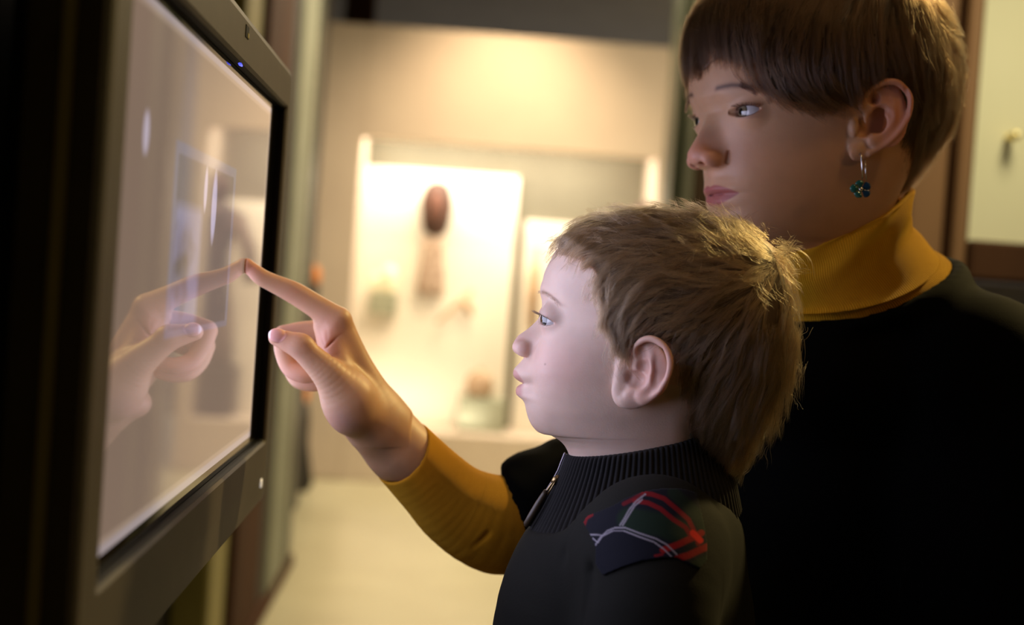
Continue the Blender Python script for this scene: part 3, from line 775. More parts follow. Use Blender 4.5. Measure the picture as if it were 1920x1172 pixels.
cmb = N.new('ShaderNodeCombineXYZ'); L.new(au.outputs['Fac'], cmb.inputs[0]); L.new(av.outputs['Fac'], cmb.inputs[1]); L.new(cmb.outputs[0], nz.inputs['Vector'])
c = mixc(boxm(.012, .999, .018, .985), (.33, .27, .27), PAGE)
c = mixc(boxm(.02, .98, .03, .975), c, (.205, .142, .105))
c = mixc(boxm(.27, .69, .36, .77), c, (.185, .155, .175))           # picture on the page
c = mixc(boxm(.29, .67, .375, .745), c, (.135, .105, .095))
c = mixc(math_('MULTIPLY', boxm(.29, .45, .38, .64, .03), step(nz.outputs[0], .36, .2)), c, (.22, .195, .27))
def ell(u, v, ru, rv):
    U = math_('MULTIPLY', math_('SUBTRACT', au.outputs['Fac'], u), 1/ru); Vv = math_('MULTIPLY', math_('SUBTRACT', av.outputs['Fac'], v), 1/rv)
    d = math_('ADD', math_('MULTIPLY', U, U), math_('MULTIPLY', Vv, Vv)); return math_('SUBTRACT', 1.0, step(d, .8, .7))
c = mixc(ell(.53, .655, .020, .09), c, (.42, .38, .52))
c = mixc(ell(.465, .69, .012, .055), c, (.38, .34, .46))
c = mixc(ell(.125, .755, .014, .045), c, (.45, .38, .45))
L.new(c, b.inputs['Emission Color']); b.inputs['Emission Strength'].default_value = 1.0
ny, nzz = 2, 2
yy0, yy1, zz0, zz1 = LY0, LY1, LZ0, LZ1
V, F = ring([(SX-.003, LY0+.0002, LY1-.0002, LZ0+.0002, LZ1-.0002, .0005), (SX+.0005, LY0, LY1, LZ0, LZ1, .0005), (SX+.0006, Y0+.0004, Y1-.0004, Z0+.0004, Z1-.0004, .002), (SX-.001, Y0+.0004, Y1-.0004, Z0+.0004, Z1-.0004, .002)])
MB().add(V, F).build('glass_border', mat('black_glass', (.002, .002, .002), .035), mo)
V = [K(SX+.0006, y, z) for y, z in ((yy0, zz0), (yy1, zz0), (yy1, zz1), (yy0, zz1))] + [K(SX-.003, y, z) for y, z in ((yy0, zz0), (yy1, zz0), (yy1, zz1), (yy0, zz1))]
F = [(0, 1, 2, 3), (7, 6, 5, 4), (0, 4, 5, 1), (1, 5, 6, 2), (2, 6, 7, 3), (3, 7, 4, 0)]
mesh_obj('display_pane', V, F, M_disp, mo, False, {'su': [0, 1, 1, 0]*2, 'sv': [0, 0, 1, 1]*2})
# power light, sensor slot, blue indicator
by, bz = KX(487, 906, FXP-.001)
V, F = tube([K(FXP-.004, by, bz), K(FXP+.0008, by, bz), K(FXP+.001, by, bz)], [.0042, .0042, .003], 16)
mb_ = mat('white_button', (.8, .78, .72), .3); mb_.node_tree.nodes['Principled BSDF'].inputs['Emission Color'].default_value = (1, .9, .8, 1); mb_.node_tree.nodes['Principled BSDF'].inputs['Emission Strength'].default_value = .35
MB().add(V, F).build('power_button', mb_, mo, True)
by, bz = KX(463, 60, FXP)
MB().box(FXP-.002, FXP+.0006, by-.007, by+.007, bz-.0045, bz+.0045, .0005).build('camera_slot', M_bez, mo)
MB().box(FXP-.001, FXP+.0010, by+.001, by+.006, bz-.004, bz+.000, .0005).build('slot_rim', M_olive, mo)
by, bz = KX(449, 120, SX+.004)
mbl = mat('blue_led', (.02, .03, .4), .3); q = mbl.node_tree.nodes['Principled BSDF']; q.inputs['Emission Color'].default_value = (.08, .10, 1, 1); q.inputs['Emission Strength'].default_value = 1.6
V, F = tube([K(SX+.0045, by-.008, bz), K(SX+.0045, by, bz), K(SX+.0045, by+.008, bz)], [.0007, .0013, .0007], 12)
MB().add(V, F).build('blue_indicator', mbl, mo, True)

# ------------------------------------------------------------------ the boy: head
fc = Frame(1240, 600, 1.0, 0)
b_root = V2W(VP(1190, 1172, 1.0)); b_root[2] -= .02
boy = empty('person', b_root, 'small child with light brown hair in dark zip sweater with plaid shoulder patch', 'person')
outC = [(1030, 462), (1040, 436), (1072, 411), (1125, 389), (1190, 377.5), (1250, 378), (1310, 387), (1370, 401), (1422, 425), (1462, 455), (1486, 500), (1500, 560), (1508, 620), (1502, 680), (1485, 740), (1458, 800), (1432, 850), (1402, 888), (1352, 905), (1312, 890),
        (1270, 850), (1200, 830), (1100, 815), (1000, 785), (988, 740), (995, 650), (1008, 590), (1012, 530), (1018, 492)]
scC = Scalp(fc, (1262, 590), outC, [(370, .078), (480, .0795), (600, .0785), (680, .073), (740, .0655), (800, .058), (860, .052), (920, .046)])
capC = [(1048, 462), (1052, 440), (1080, 419), (1130, 398), (1190, 388), (1250, 388), (1310, 398), (1368, 412), (1414, 436), (1448, 466), (1470, 510), (1484, 560), (1490, 620), (1484, 680), (1464, 740), (1432, 800), (1400, 845), (1360, 868), (1330, 850), (1312, 800), (1304, 750), (1295, 700), (1280, 668), (1262, 646), (1238, 634), (1212, 630), (1196, 640), (1180, 650), (1166, 655), (1150, 635), (1136, 600), (1128, 560), (1128, 515), (1112, 486), (1085, 470), (1062, 470)]
xs = axis((-.115, -.02, .0012), (-.02, .052, .0009), (.052, .112, .0006))
ys = axis((-.085, -.02, .0014), (-.02, .022, .0009), (.022, .042, .0007), (.042, .088, .0008))
zs = axis((-.135, -.095, .0014), (-.095, .028, .0007), (.028, .092, .0013))
vc = Vol(xs, ys, zs)
rowsC = [(391, 1232, .002, .004), (394, 1200, .030, .024), (402, 1150, .055, .042), (418, 1100, .070, .055), (445, 1058, .082, .065), (480, 1036, .089, .0705),
         (520, 1018.5, .092, .0725), (550, 1015, .092, .0725), (575, 1017, .090, .071), (600, 1021, .090, .0695), (625, 1012, .084, .067), (650, 1001, .077, .0645),
         (675, 990, .068, .062), (700, 983, .059, .0595), (722, 983, .050, .057), (745, 984, .042, .0545), (765, 986, .035, .052), (785, 992, .030, .0480),
         (798, 1003, .028, .0455), (809, 1023, .027, .0435), (817, 1043, .026, .0420), (825, 1062, .026, .0405), (838, 1080, .025, .0385), (855, 1089, .025, .036), (900, 1090, .027, .037), (960, 1085, .035, .042)]
profC = [(1018, 523), (1013, 540), (1012.5, 548), (1014, 556), (1016, 565), (1016, 577), (1013, 590), (1007, 600), (998, 609), (989, 617), (979, 624), (971, 630), (966.5, 637),
         (965, 643), (966, 649), (969, 656), (973, 661.5), (979, 666), (982, 670), (979, 675), (974, 681), (968, 687), (963.5, 693), (962, 700), (963.5, 706), (968, 711),
         (975, 716), (977, 719.5), (973, 722.5), (968.5, 727), (967, 733), (968, 739), (972.5, 744), (979, 749), (983, 755), (985, 763), (987, 772), (989.5, 781), (994, 792), (1000, 801), (1008, 808.5), (1022, 814)]
wkC = [(500, .045, 2), (545, .03, 2), (575, .013, 2), (600, .0085, 2), (625, .0085, 2.0), (640, .0095, 2.4), (655, .0095, 2.4), (668, .008, 2), (676, .014, 2), (690, .016, 2.2), (702, .0175, 2.6), (718, .015, 2.4), (733, .014, 2.4), (750, .018, 2), (775, .021, 2), (815, .03, 2)]
def lc(px, py, b=0): return fc.P(px, py, b)
ec = lc(1043, 598, .0265); RE = .0108
dents = [(*lc(1018, 600, .013), .012, .007, .012, -.0035), (*lc(1040, 575, .030), .016, .014, .008, -.0012), (*lc(1050, 645, .035), .022, .016, .016, .0030),
         (*lc(1060, 725, .042), .03, .02, .025, .0035), (*lc(1085, 560, .060), .02, .02, .02, -.0015), (*lc(1120, 775, .046), .03, .02, .018, .0012),
         (*lc(1010, 720, .020), .008, .007, .010, -.0022), (*lc(998, 680, .014), .01, .006, .012, -.0008)]
head_field(vc, fc, rowsC, profC, wkC, 2.25, dents)
under_hair(vc, scC, [(1048, 462), (1020, 420), (1020, 250), (1650, 250), (1650, 900), (1362, 900), (1330, 850), (1312, 800), (1304, 750), (1295, 700), (1280, 668), (1262, 646), (1238, 634), (1212, 630), (1196, 640), (1180, 650), (1166, 655), (1150, 635), (1136, 600), (1128, 560), (1128, 515), (1112, 486), (1085, 470), (1062, 470)])
vc.chain([lc(1170, 790), lc(1188, 850), lc(1192, 930)], [.034, .0350, .0355], .035)
# nose wings, nostrils, philtrum, lips
for s in (1, -1):
    vc.ell(lc(984, 655, .0088*s), (.0060, .0042, .0056), .003)
    vc.ell(lc(975, 651, .0045*s), (.0055, .0045, .005), .004)
    vc.cone(lc(978, 665, .0048*s), lc(982, 656, .0050*s), .0021, .0014, .0012, 'sub')
    vc.cone(lc(994, 640, .0140*s), lc(993, 662, .0135*s), .0012, .0013, .0022, 'sub')
vc.chain([lc(977, 718, 0), lc(981, 718, .006), lc(989, 719.5, .0125), lc(994, 721, .0155)], [.0007, .0009, .0008, .0005], .0012, 'sub')
vc.chain([lc(977, 718, 0), lc(981, 718, -.006), lc(989, 719.5, -.0125), lc(994, 721, -.0155)], [.0007, .0009, .0008, .0005], .0012, 'sub')
for s in (1, -1):
    eye_cut(vc, ec*np.array([1, s, 1]), RE, 0, .24, -.34, .42, 1.0, .0013, -.26, .006)
helixC = [(1196, 678, .004), (1191, 663, .007), (1192, 650, .010), (1199, 640, .0115), (1212, 634.5, .012), (1226, 637, .012), (1239, 647, .012), (1248, 661, .0115), (1251.5, 677, .011), (1250, 695, .0105), (1244, 712, .010), (1234, 730, .0085), (1220, 744, .0065), (1206, 752, .005)]
hrC = [.0012, .0017, .002, .0021, .0022, .0023, .0023, .0023, .0022, .0021, .002, .002, .0022, .0026]
Qc = ear(vc, fc, helixC, hrC, [(1217, 690, .0135, .0195, .0058, -14), (1192, 722, .0135, .0135, .0030, 0), (1188, 742, .012, .008, .003, 0)],
    [([(1208, 668, .006), (1217, 683, .0085), (1220, 702, .009), (1216, 720, .007), (1204, 730, .006), (1190, 730, .005)], [.0012, .0018, .002, .0018, .0017, .0016]),
     ([(1188, 692, .0035), (1200, 699, .0045), (1210, 704, .0050)], [.0016, .0014, .0008]),
     ([(1222, 655, .005), (1221, 670, .0075), (1218, 683, .0085)], [.0011, .0016, .0018])],
    [(1170, 750, .0035, (.0052, .0026, .0052)), (1184, 751, .004, (.0075, .003, .0050)), (1163, 738, .0025, (.0045, .0028, .0062)), (1163, 724, .0015, (.0045, .003, .008)), (1178, 685, -.001, (.007, .0055, .008)), (1194, 740, .0045, (.0075, .0026, .0045)), (1207, 744, .006, (.005, .0024, .004))],
    (1168, 700, .0030, (.0052, .0032, .0068)),
    [(1190, 711, .0085, (.0072, .0055, .0058)), (1180, 707, .0070, (.0040, .0048, .0045)), (1203, 686, .0100, (.0048, .0050, .0056)), (1200, 662, .0095, (.0038, .0040, .0055)), (1235, 682, .0128, (.0026, .0026, .0110)), (1225, 714, .0105, (.0022, .0024, .0060))],
    .0585, .42)
Vc_, Fc_ = vc.mesh(2)
a_, b_, z_ = Vc_.T; ab = np.abs(b_)
px_, py_ = fc.pix(np.stack([a_, 0*b_, z_], 1))
pxs, pys = fc.pix(Vc_)
col = np.tile(np.array([.62, .445, .35]), (len(Vc_), 1))
def blend(c, m, t): return c*(1-m[:, None]) + np.array(t)*m[:, None]
cheek = np.exp(-((a_-lc(1040, 680)[0])/.022)**2-((z_-lc(1040, 680)[2])/.020)**2)*(ab > .012)
col = blend(col, .40*cheek, (.66, .34, .27))
nose = np.exp(-((a_-lc(972, 645)[0])/.012)**2-((z_-lc(972, 645)[2])/.010)**2)
col = blend(col, .35*nose, (.62, .32, .26))
earm = (np.exp(-((a_-lc(1210, 695)[0])/.02)**4-((z_-lc(1210, 695)[2])/.03)**4))*(ab > .058)
col = blend(col, .45*earm, (.66, .30, .24))
ul = sstep(pys, 690, 697)*(1-sstep(pys, 717, 721))*(1-sstep(pxs, 967+(pys-697)*.62, 972+(pys-697)*.62))*(ab < .018)
ll = sstep(pys, 719, 722)*(1-sstep(pys, 739, 746))*(1-sstep(pxs, 974, 984))*(ab < .017)
front = a_ > lc(1000, 700)[0]
col = blend(col, np.clip(ul+ll, 0, 1)*front*.62, (.44, .17, .15))
lid = np.exp(-(((a_-ec[0])**2+(ab-ec[1])**2+(z_-ec[2])**2)**.5-RE)**2/.0022**2)*(a_ > ec[0]-.004)
col = blend(col, .30*lid, (.48, .24, .22))
brw = np.exp(-((pys-np.interp(pxs, [1010, 1019, 1030, 1044, 1056], [548, 548, 553, 564, 576]))/3.6)**2)*sstep(pxs, 1006, 1014)*(1-sstep(pxs, 1044, 1058)); col = blend(col, .38*brw, (.20, .11, .07))
mole = np.exp(-((pxs-1022)**2+(pys-683)**2)/3.0)*(b_ > 0); col = blend(col, .6*mole, (.2, .1, .07))
M_skinb = skin_mat('boy_skin')
# neck and trunk continue the body inside the clothes
vb = Vol(axis((-.16, .16, .006)), axis((-.17, .17, .006)), axis((-.75, -.09, .006)))
vb.chain([lc(1190, 850), lc(1195, 930), lc(1195, 1000)], [.031, .033, .036], .01)
vb.chain([lc(1190, 1090), lc(1180, 1300), lc(1185, 1500)], [.072, .078, .085], .03)
for s in (1, -1):
    vb.chain([lc(1215, 1045, .075*s), lc(1235, 1300, .105*s), lc(1080, 1440, .10*s), lc(1000, 1430, .095*s)], [.03, .026, .022, .02], .02)
    vb.chain([lc(1185, 1540, .045*s), lc(1010, 1640, .06*s), lc(1020, 2050, .06*s)], [.055, .045, .03], .02)
Vb, Fb = vb.mesh(1)
VV, FF = join([(Vc_, Fc_), (Vb, Fb)])
body = mesh_obj('body', fc.W(VV), FF, M_skinb, boy, True, {'skin': np.concatenate([col, np.tile([.62, .42, .33], (len(Vb), 1))])})
for s in (1, -1):
    eyeball('boy_eye', fc, ec*np.array([1, s, 1]), RE, (1, .34*s, .08), boy, (.08, .08, .07), .62)
# ------------------------------------------------------------------ the woman: head
fw = Frame(1555, 230, 1.18, 25)
wr = V2W(VP(1640, 800, 1.22)); wr[2] = 0
woman = empty('person', wr, 'woman with dark bob in yellow turtleneck and black sweater touching the screen with forefinger', 'person')
def lw(px, py, b=0): return fw.P(px, py, b)
outW = [(1300, 135), (1298, 95), (1303, 50), (1322, 0), (1368, -48), (1450, -82), (1560, -95), (1660, -72), (1728, -15), (1757, 55), (1768, 140), (1764, 210), (1744, 285), (1712, 340), (1680, 385), (1600, 420), (1480, 440), (1400, 420), (1350, 350), (1325, 260), (1306, 190)]
scW = Scalp(fw, (1545, 140), outW, [(-100, .082), (0, .0865), (120, .0865), (210, .0820), (270, .0720), (330, .064), (420, .054)], 2.2, .08)
capW = [(1306, 118), (1308, 60), (1330, 5), (1376, -38), (1452, -68), (1560, -80), (1650, -60), (1712, -6), (1740, 55), (1750, 140), (1745, 205), (1722, 262), (1702, 285), (1688, 284), (1690, 262), (1694, 230), (1696, 190), (1684, 154), (1650, 138), (1618, 146), (1602, 164), (1580, 178), (1555, 188), (1520, 192), (1482, 186), (1444, 168), (1404, 140), (1372, 118), (1340, 112)]
vw = Vol(axis((-.105, .02, .0015), (.02, .14, .0008)), axis((-.09, -.04, .0016), (-.04, .065, .0009), (.065, .095, .0008)), axis((-.20, -.115, .0018), (-.115, .055, .0008), (.055, .14, .0016)))
rowsW = [(-52, 1560, .01, .01), (-46, 1480, .04, .035), (-30, 1420, .06, .052), (0, 1372, .076, .062), (50, 1332, .087, .0715), (100, 1318, .091, .0755),
         (140, 1314, .092, .0765), (175, 1315, .091, .0755), (205, 1325, .088, .0735), (240, 1333, .083, .0700), (275, 1338, .075, .0665), (310, 1339, .066, .0635),
         (345, 1340, .056, .0600), (375, 1343, .049, .0570), (400, 1346, .043, .0540), (425, 1351, .037, .0500), (445, 1365, .034, .0465), (458, 1390, .033, .0440), (470, 1430, .034, .0440), (485, 1462, .036, .0450), (520, 1472, .042, .0480), (600, 1470, .055, .052), (720, 1470, .06, .056)]
profW = [(1314, 150), (1315, 165), (1317, 180), (1322, 192), (1327, 202), (1330, 212), (1326, 224), (1319, 236), (1311, 250), (1303, 264), (1297, 277), (1294.5, 287), (1295, 296), (1299, 304), (1306, 309), (1317, 313),
         (1329, 317.5), (1333, 323), (1334, 332), (1333, 341), (1332, 348), (1331, 354), (1334, 360), (1340, 365.5), (1339, 371), (1338, 378), (1341, 386), (1347, 392), (1350, 399), (1349, 410), (1349, 422), (1354, 434), (1365, 446)]
wkW = [(140, .045, 2), (170, .03, 2), (200, .012, 2), (220, .0095, 2), (250, .0105, 2.2), (280, .0125, 2.6), (300, .0125, 2.6), (314, .011, 2), (325, .016, 2), (345, .022, 2.4), (362, .0235, 2.6), (380, .021, 2.4), (397, .024, 2), (420, .022, 2), (446, .03, 2)]
ew = lw(1412, 209, .0315); RW = .0122
dW = [(*lw(1330, 212, .014), .014, .008, .014, -.0045), (*lw(1320, 178, .025), .014, .018, .008, .0016), (*lw(1345, 285, .034), .024, .018, .018, .0028),
      (*lw(1370, 380, .040), .03, .02, .03, .0018), (*lw(1345, 168, .055), .02, .02, .02, -.002), (*lw(1336, 365, .028), .010, .008, .010, -.0016), (*lw(1340, 232, .034), .016, .014, .010, -.0012),
      (*lw(1336, 322, .017), .012, .006, .012, -.0010)]
head_field(vw, fw, rowsW, profW, wkW, 2.25, dW)
for s in (1, -1):
    vw.ell(lw(1311, 298, 0)+np.array([-.0055, .0118*s, -.001]), (.0095, .0050, .0068), .0035)
    vw.ell(lw(1300, 291, 0)+np.array([-.005, .0045*s, 0]), (.0065, .006, .0065), .005)
    vw.cone(lw(1312, 311, 0)+np.array([.002, .0068*s, 0]), lw(1316, 300, 0)+np.array([-.002, .0070*s, 0]), .0030, .002, .0014, 'sub')
    vw.cone(lw(1311, 288, 0)+np.array([-.0165, .0178*s, 0]), lw(1311, 306, 0)+np.array([-.0155, .0172*s, 0]), .0013, .0018, .0025, 'sub')
    mo_ = lw(1340, 365.5, 0)
    vw.chain([mo_+np.array([-.0005, 0, 0]), mo_+np.array([-.0025, .010*s, .0006]), mo_+np.array([-.0085, .019*s, -.0005]), mo_+np.array([-.0135, .0245*s, .0]),], [.0007, .0009, .0010, .0006], .0014, 'sub')
    eye_cut(vw, ew*np.array([1, s, 1]), RW, 0, .23, -.40, .38, 1.0, .0013, .03, .006)
    e0 = ew*np.array([1, s, 1])
    if 0: vw.chain([e0+np.array([.0135, -.009*s, .0070]), e0+np.array([.0145, .000*s, .0095]), e0+np.array([.0085, .011*s, .0080])], [.0004, .0006, .0004], .0016, 'sub')
helixW = [(1622, 212, .004), (1617, 200, .007), (1618, 184, .010), (1623, 172, .012), (1633, 163, .013), (1646, 157.5, .013), (1659, 159, .013), (1670, 169, .012), (1677, 182, .012), (1680, 197, .0115), (1677.5, 222, .011), (1669.5, 245, .010), (1657, 264, .009), (1643, 278, .007), (1630, 287, .006)]
hrW = [.0014, .002, .0023, .0024, .0025, .0026, .0026, .0026, .0026, .0024, .0023, .0022, .0022, .0026, .003]
ear(vw, fw, helixW, hrW, [(1650, 212, .0180, .0285, .0075, -10), (1624, 268, .0115, .0110, .003, 0)],
    [([(1640, 192, .0065), (1655, 204, .009), (1660, 222, .0095), (1654, 242, .008), (1641, 253, .006), (1625, 257, .005)], [.0013, .002, .0022, .002, .0018, .0018]),
     ([(1655, 178, .006), (1660, 195, .0085), (1660, 212, .009)], [.0012, .0017, .002])],
    [(1612, 286, .003, (.0060, .0030, .0060)), (1624, 284, .0035, (.0075, .003, .0065)), (1637, 265, .0065, (.006, .003, .005))],
    (1608, 238, .0035, (.0038, .0032, .0068)),
    [(1637, 230, .009, (.0088, .0062, .0095)), (1622, 245, .0065, (.0066, .0055, .0050)), (1640, 210, .010, (.0062, .005, .0045)), (1632, 186, .0095, (.0050, .0042, .0055)), (1671, 203, .0140, (.0030, .0022, .0150))],
    .0660, .42)
Vw, Fw = vw.mesh(2)
a_, b_, z_ = Vw.T; ab = np.abs(b_)
pxs, pys = fw.pix(np.stack([a_, 0*b_, z_], 1))
SKW = (.53, .305, .175)
colw = np.tile(np.array(SKW), (len(Vw), 1))
def gauss(p, ra, rb_, rz_): return np.exp(-((a_-p[0])/ra)**2-((ab-abs(p[1]))/rb_)**2-((z_-p[2])/rz_)**2)
colw = blend(colw, .45*gauss(lw(1345, 285, .034), .03, .03, .02), (.64, .28, .20))
colw = blend(colw, .55*gauss(lw(1300, 290, 0), .02, .016, .014), (.60, .24, .17))
colw = blend(colw, .6*np.exp(-((a_+.012)/.03)**4-((z_-lw(1650, 220, .07)[2])/.04)**4)*(ab > .066), (.66, .25, .17))
rr = (a_-lw(1331, 354, 0)[0])
mz = lw(1340, 365.5, 0)[2]; t_ = np.clip(ab/.0245, 0, 1)
top = mz + (.0078-.0015*np.exp(-(ab/.003)**2))*(1-t_**2.2); bot = mz - .0088*(1-t_**2.0)
lipm = sstep(z_, bot-.0006, bot+.0006)*(1-sstep(z_, top-.0006, top+.0006))*(ab < .0245)*(a_ > .075)
colw = blend(colw, .85*lipm, (.34, .085, .085))
for s in (1, -1):
    d_ = np.sqrt((a_-ew[0])**2+(b_-ew[1]*s)**2+(z_-ew[2])**2)-RW
    colw = blend(colw, .55*np.exp(-(d_/.0022)**2)*(a_ > ew[0]-.004)*(z_ > ew[2]-.007), (.20, .09, .09))
u_, v_ = fw.pix(np.stack([a_, ab, z_], 1))
bw = np.exp(-((v_-np.interp(u_, [1338, 1346, 1358, 1372, 1390, 1420], [168, 165, 162, 159.5, 160, 172]))/5.0)**2)*sstep(u_, 1336, 1346)*(1-sstep(u_, 1400, 1425))*(a_ > .05)
colw = blend(colw, .85*bw, (.07, .03, .02))
ll_ = np.exp(-((np.sqrt((a_-ew[0])**2+(ab-ew[1])**2+(z_-ew[2])**2)-RW-.0006)/.0012)**2)*(np.abs(np.arctan2(z_-ew[2], np.hypot(a_-ew[0], ab-ew[1]))-.20) < .13)*(a_ > ew[0])
colw = blend(colw, .6*ll_, (.05, .02, .02))
# ------------------------------------------------------------------ the hand
def H(px, py, d): return VP(px, py, d)
vh = Vol(axis((-.212, -.085, .00075), (-.085, -.02, .0012)), axis((1.035, 1.185, .0011)), axis((-.135, .045, .00075)))
PR = H(1, 1, 1)
def px(p): return p*1.09/FPX
# palm
vh.chain([H(634, 604, 1.105), H(668, 690, 1.112), H(722, 788, 1.122)], [px(25), px(33), px(42)], 0)
vh.chain([H(640, 614, 1.124), H(664, 694, 1.130), H(714, 786, 1.132)], [px(26), px(34), px(40)], .012)
vh.chain([H(640, 628, 1.144), H(660, 700, 1.147), H(712, 784, 1.140)], [px(25), px(32), px(38)], .012)
vh.chain([H(634, 645, 1.162), H(656, 708, 1.160), H(704, 790, 1.146)], [px(22), px(30), px(36)], .012)
# wrist and forearm
wd = np.array([0, 1.0, 0])
vh.cone(H(706, 796, 1.128), H(752, 846, 1.132), px(56), px(60), .016, flat=None)
vh.cone(H(744, 838, 1.132), H(850, 930, 1.142), px(58), px(55), .012)
# heel of the hand and ball of the thumb
vh.ell(H(655, 760, 1.090), (.018, .018, .022), .012)
vh.ell(H(648, 781, 1.128), (.013, .02, .012), .010)
# forefinger
IFP = [H(466, 499, 1.0955), H(489, 519, 1.097), H(506, 528, 1.098), H(551, 549, 1.101), H(590, 573, 1.103), H(632, 601, 1.104)]
vh.chain(IFP, [px(12.0), px(16.0), px(16.8), px(21.0), px(22.5), px(27)], .004)
vh.ell(H(462, 498, 1.0955), (px(9.5), px(12), px(13)), .003)
# web of skin between thumb and forefinger
vh.cone(H(622, 640, 1.098), H(640, 700, 1.092), px(20), px(24), .010)
vh.cone(H(600, 615, 1.106), H(615, 650, 1.104), px(12), px(18), .008)
# middle, ring and little finger, curled
vh.chain([H(634, 622, 1.126), H(575, 622, 1.126), H(532, 628, 1.124)], [px(22), px(21), px(19)], .003)
vh.chain([H(531, 630, 1.124), H(533, 660, 1.118), H(545, 690, 1.112), H(568, 702, 1.108), H(592, 702, 1.108)], [px(19.5), px(18.5), px(17.5), px(17), px(15)], .0008)
vh.chain([H(636, 640, 1.146), H(580, 650, 1.147), H(546, 656, 1.146)], [px(22), px(20), px(18)], .002)
vh.chain([H(544, 660, 1.146), H(547, 690, 1.138), H(560, 712, 1.130), H(584, 719, 1.126), H(606, 718, 1.124)], [px(18), px(17.5), px(17), px(16), px(14)], .0008)
vh.chain([H(636, 655, 1.163), H(590, 668, 1.165), H(562, 676, 1.163)], [px(19), px(17), px(15)], .002)
vh.chain([H(562, 676, 1.163), H(574, 706, 1.157), H(590, 718, 1.153), H(612, 716, 1.150)], [px(15), px(14.5), px(14), px(12)], .002)
# thumb
TH = [H(519, 633, 1.074), H(541, 641, 1.073), H(563, 652, 1.073), H(590, 676, 1.076), H(622, 708, 1.081), H(652, 748, 1.090)]
vh.chain(TH, [px(15.5), px(19.5), px(22.5), px(25.5), px(33), px(43)], .004)
vh.ell(H(565, 646, 1.0725), (px(21), px(20), px(19)), .005)
vh.cone(H(652, 748, 1.092), H(700, 802, 1.112), px(40), px(44), .014)
# nail plate of the thumb: seen half from above
def nail(v, c, ax, up, l, wd_, t, k=.0005):
    ax = np.array(ax)/np.linalg.norm(ax); up = np.array(up)-np.dot(up, ax)*ax; up /= np.linalg.norm(up); sd = np.cross(ax, up)
    v.ell(c, (l, t, wd_), k, 'add', [ax, up, sd]); return ax, up, sd
NC = H(520, 629, 1.0690); nax, nup, nsd = nail(vh, NC, (-.022, -.001, .003), (-.15, -1, .35), .0070, .0058, .0042, .0004)
# creases
BL = (np.array([0, 1.0, 0]), .16)
vh.chain([H(612, 652, 1.090), H(622, 641, 1.088), H(634, 630, 1.086), H(648, 620, 1.085)], [.0004, .0008, .0007, .0002], .0016, 'sub', BL)
vh.chain([H(622, 667, 1.080), H(632, 664, 1.080), H(645, 661, 1.081), H(656, 664, 1.083)], [.0003, .0006, .0005, .0002], .0014, 'sub', BL)
vh.chain([H(591, 600, 1.090), H(597, 622, 1.089), H(606, 644, 1.088)], [.0003, .0006, .0003], .0016, 'sub', BL)
vh.chain([H(602, 600, 1.088), H(611, 622, 1.087), H(612, 634, 1.087)], [.0002, .0004, .0002], .0014, 'sub', BL)
vh.chain([H(512, 618, 1.112), H(516, 622, 1.110)], [.0003, .0003], .001, 'sub')
vh.cone(H(495, 543, 1.092), H(501, 548, 1.100), .0006, .0006, .001, 'sub')
vh.cone(H(541, 571, 1.092), H(546, 577, 1.100), .0007, .0007, .0014, 'sub')
Vh, Fh = vh.mesh(2)
def dist(V, p): return np.linalg.norm(V-np.asarray(p), axis=1)
colh = np.tile(np.array(SKW)*np.array([1.0, 1.0, 1.0]), (len(Vh), 1))
for p, r, am in ((IFP[0], .012, .6), (IFP[3], .012, .25), (TH[2], .012, .3), (TH[0], .014, .35), (H(551, 704, 1.11), .016, .45), (H(532, 628, 1.12), .014, .35), (H(615, 640, 1.09), .018, .45)):
    colh = blend(colh, am*np.exp(-(dist(Vh, p)/r)**2), (.64, .26, .20))
q_ = (Vh-NC)
nm = (1-sstep(np.sqrt((q_@nax/.0071)**2+(q_@nsd/.0058)**2), .93, 1.0))*(q_@nup > .0005)
colh = blend(colh, .9*nm, (.74, .40, .37))
tipm = nm*sstep(q_@nax, .0045, .0053); colh = blend(colh, .9*tipm, (.88, .74, .70))
rim = np.exp(-((np.sqrt((q_@nax/.0071)**2+(q_@nsd/.0058)**2)-1.03)/.05)**2)*(q_@nup > .0)*(q_@nax < .004)
colh = blend(colh, .6*rim, (.40, .15, .12))
colh = blend(colh, .35*np.exp(-((Vh[:, 0]-H(646, 790, 1.1)[0])/.015)**2-((Vh[:, 2]-H(646, 790, 1.1)[2])/.012)**2), (.56, .30, .30))
# trunk and arms continue inside the clothes (view frame relative to the camera)
vt = Vol(axis((-.02, .62, .009)), axis((.98, 1.62, .009)), axis((-.62, .06, .009)))
SHR = H(1400, 650, 1.36); SHL = H(1790, 780, 1.14); EL = H(962, 985, 1.165)
vt.chain([fw.V(lw(1600, 500, 0)), H(1610, 700, 1.25), H(1640, 1400, 1.27), H(1650, 1850, 1.27)], [.040, .045, .09, .11], .01)
vt.chain([SHR, H(1150, 850, 1.27), EL], [.045, .040, .034], .02)
vt.chain([SHL, H(1850, 1300, 1.12)], [.032, .032], .02)
Vt, Ft = vt.mesh(1)
vf = Vol(axis((-.09, .03, .003)), axis((1.08, 1.22, .003)), axis((-.21, -.08, .003)))
vf.chain([H(820, 905, 1.139), H(880, 945, 1.150), EL], [.022, .026, .028], 0)
Vf, Ff = vf.mesh(1)
WV, WF = join([(fw.V(Vw), Fw), (Vh, Fh), (Vt, Ft), (Vf, Ff)])
M_skinw = skin_mat('woman_skin')
wbody = mesh_obj('body', V2W(WV), WF, M_skinw, woman, True, {'skin': np.concatenate([colw, colh, np.tile(SKW, (len(Vt)+len(Vf), 1))])})
for s in (1, -1):
    eyeball('woman_eye', fw, ew*np.array([1, s, 1]), RW, (1, .05*s, -.05), woman, (.16, .12, .07), .55)
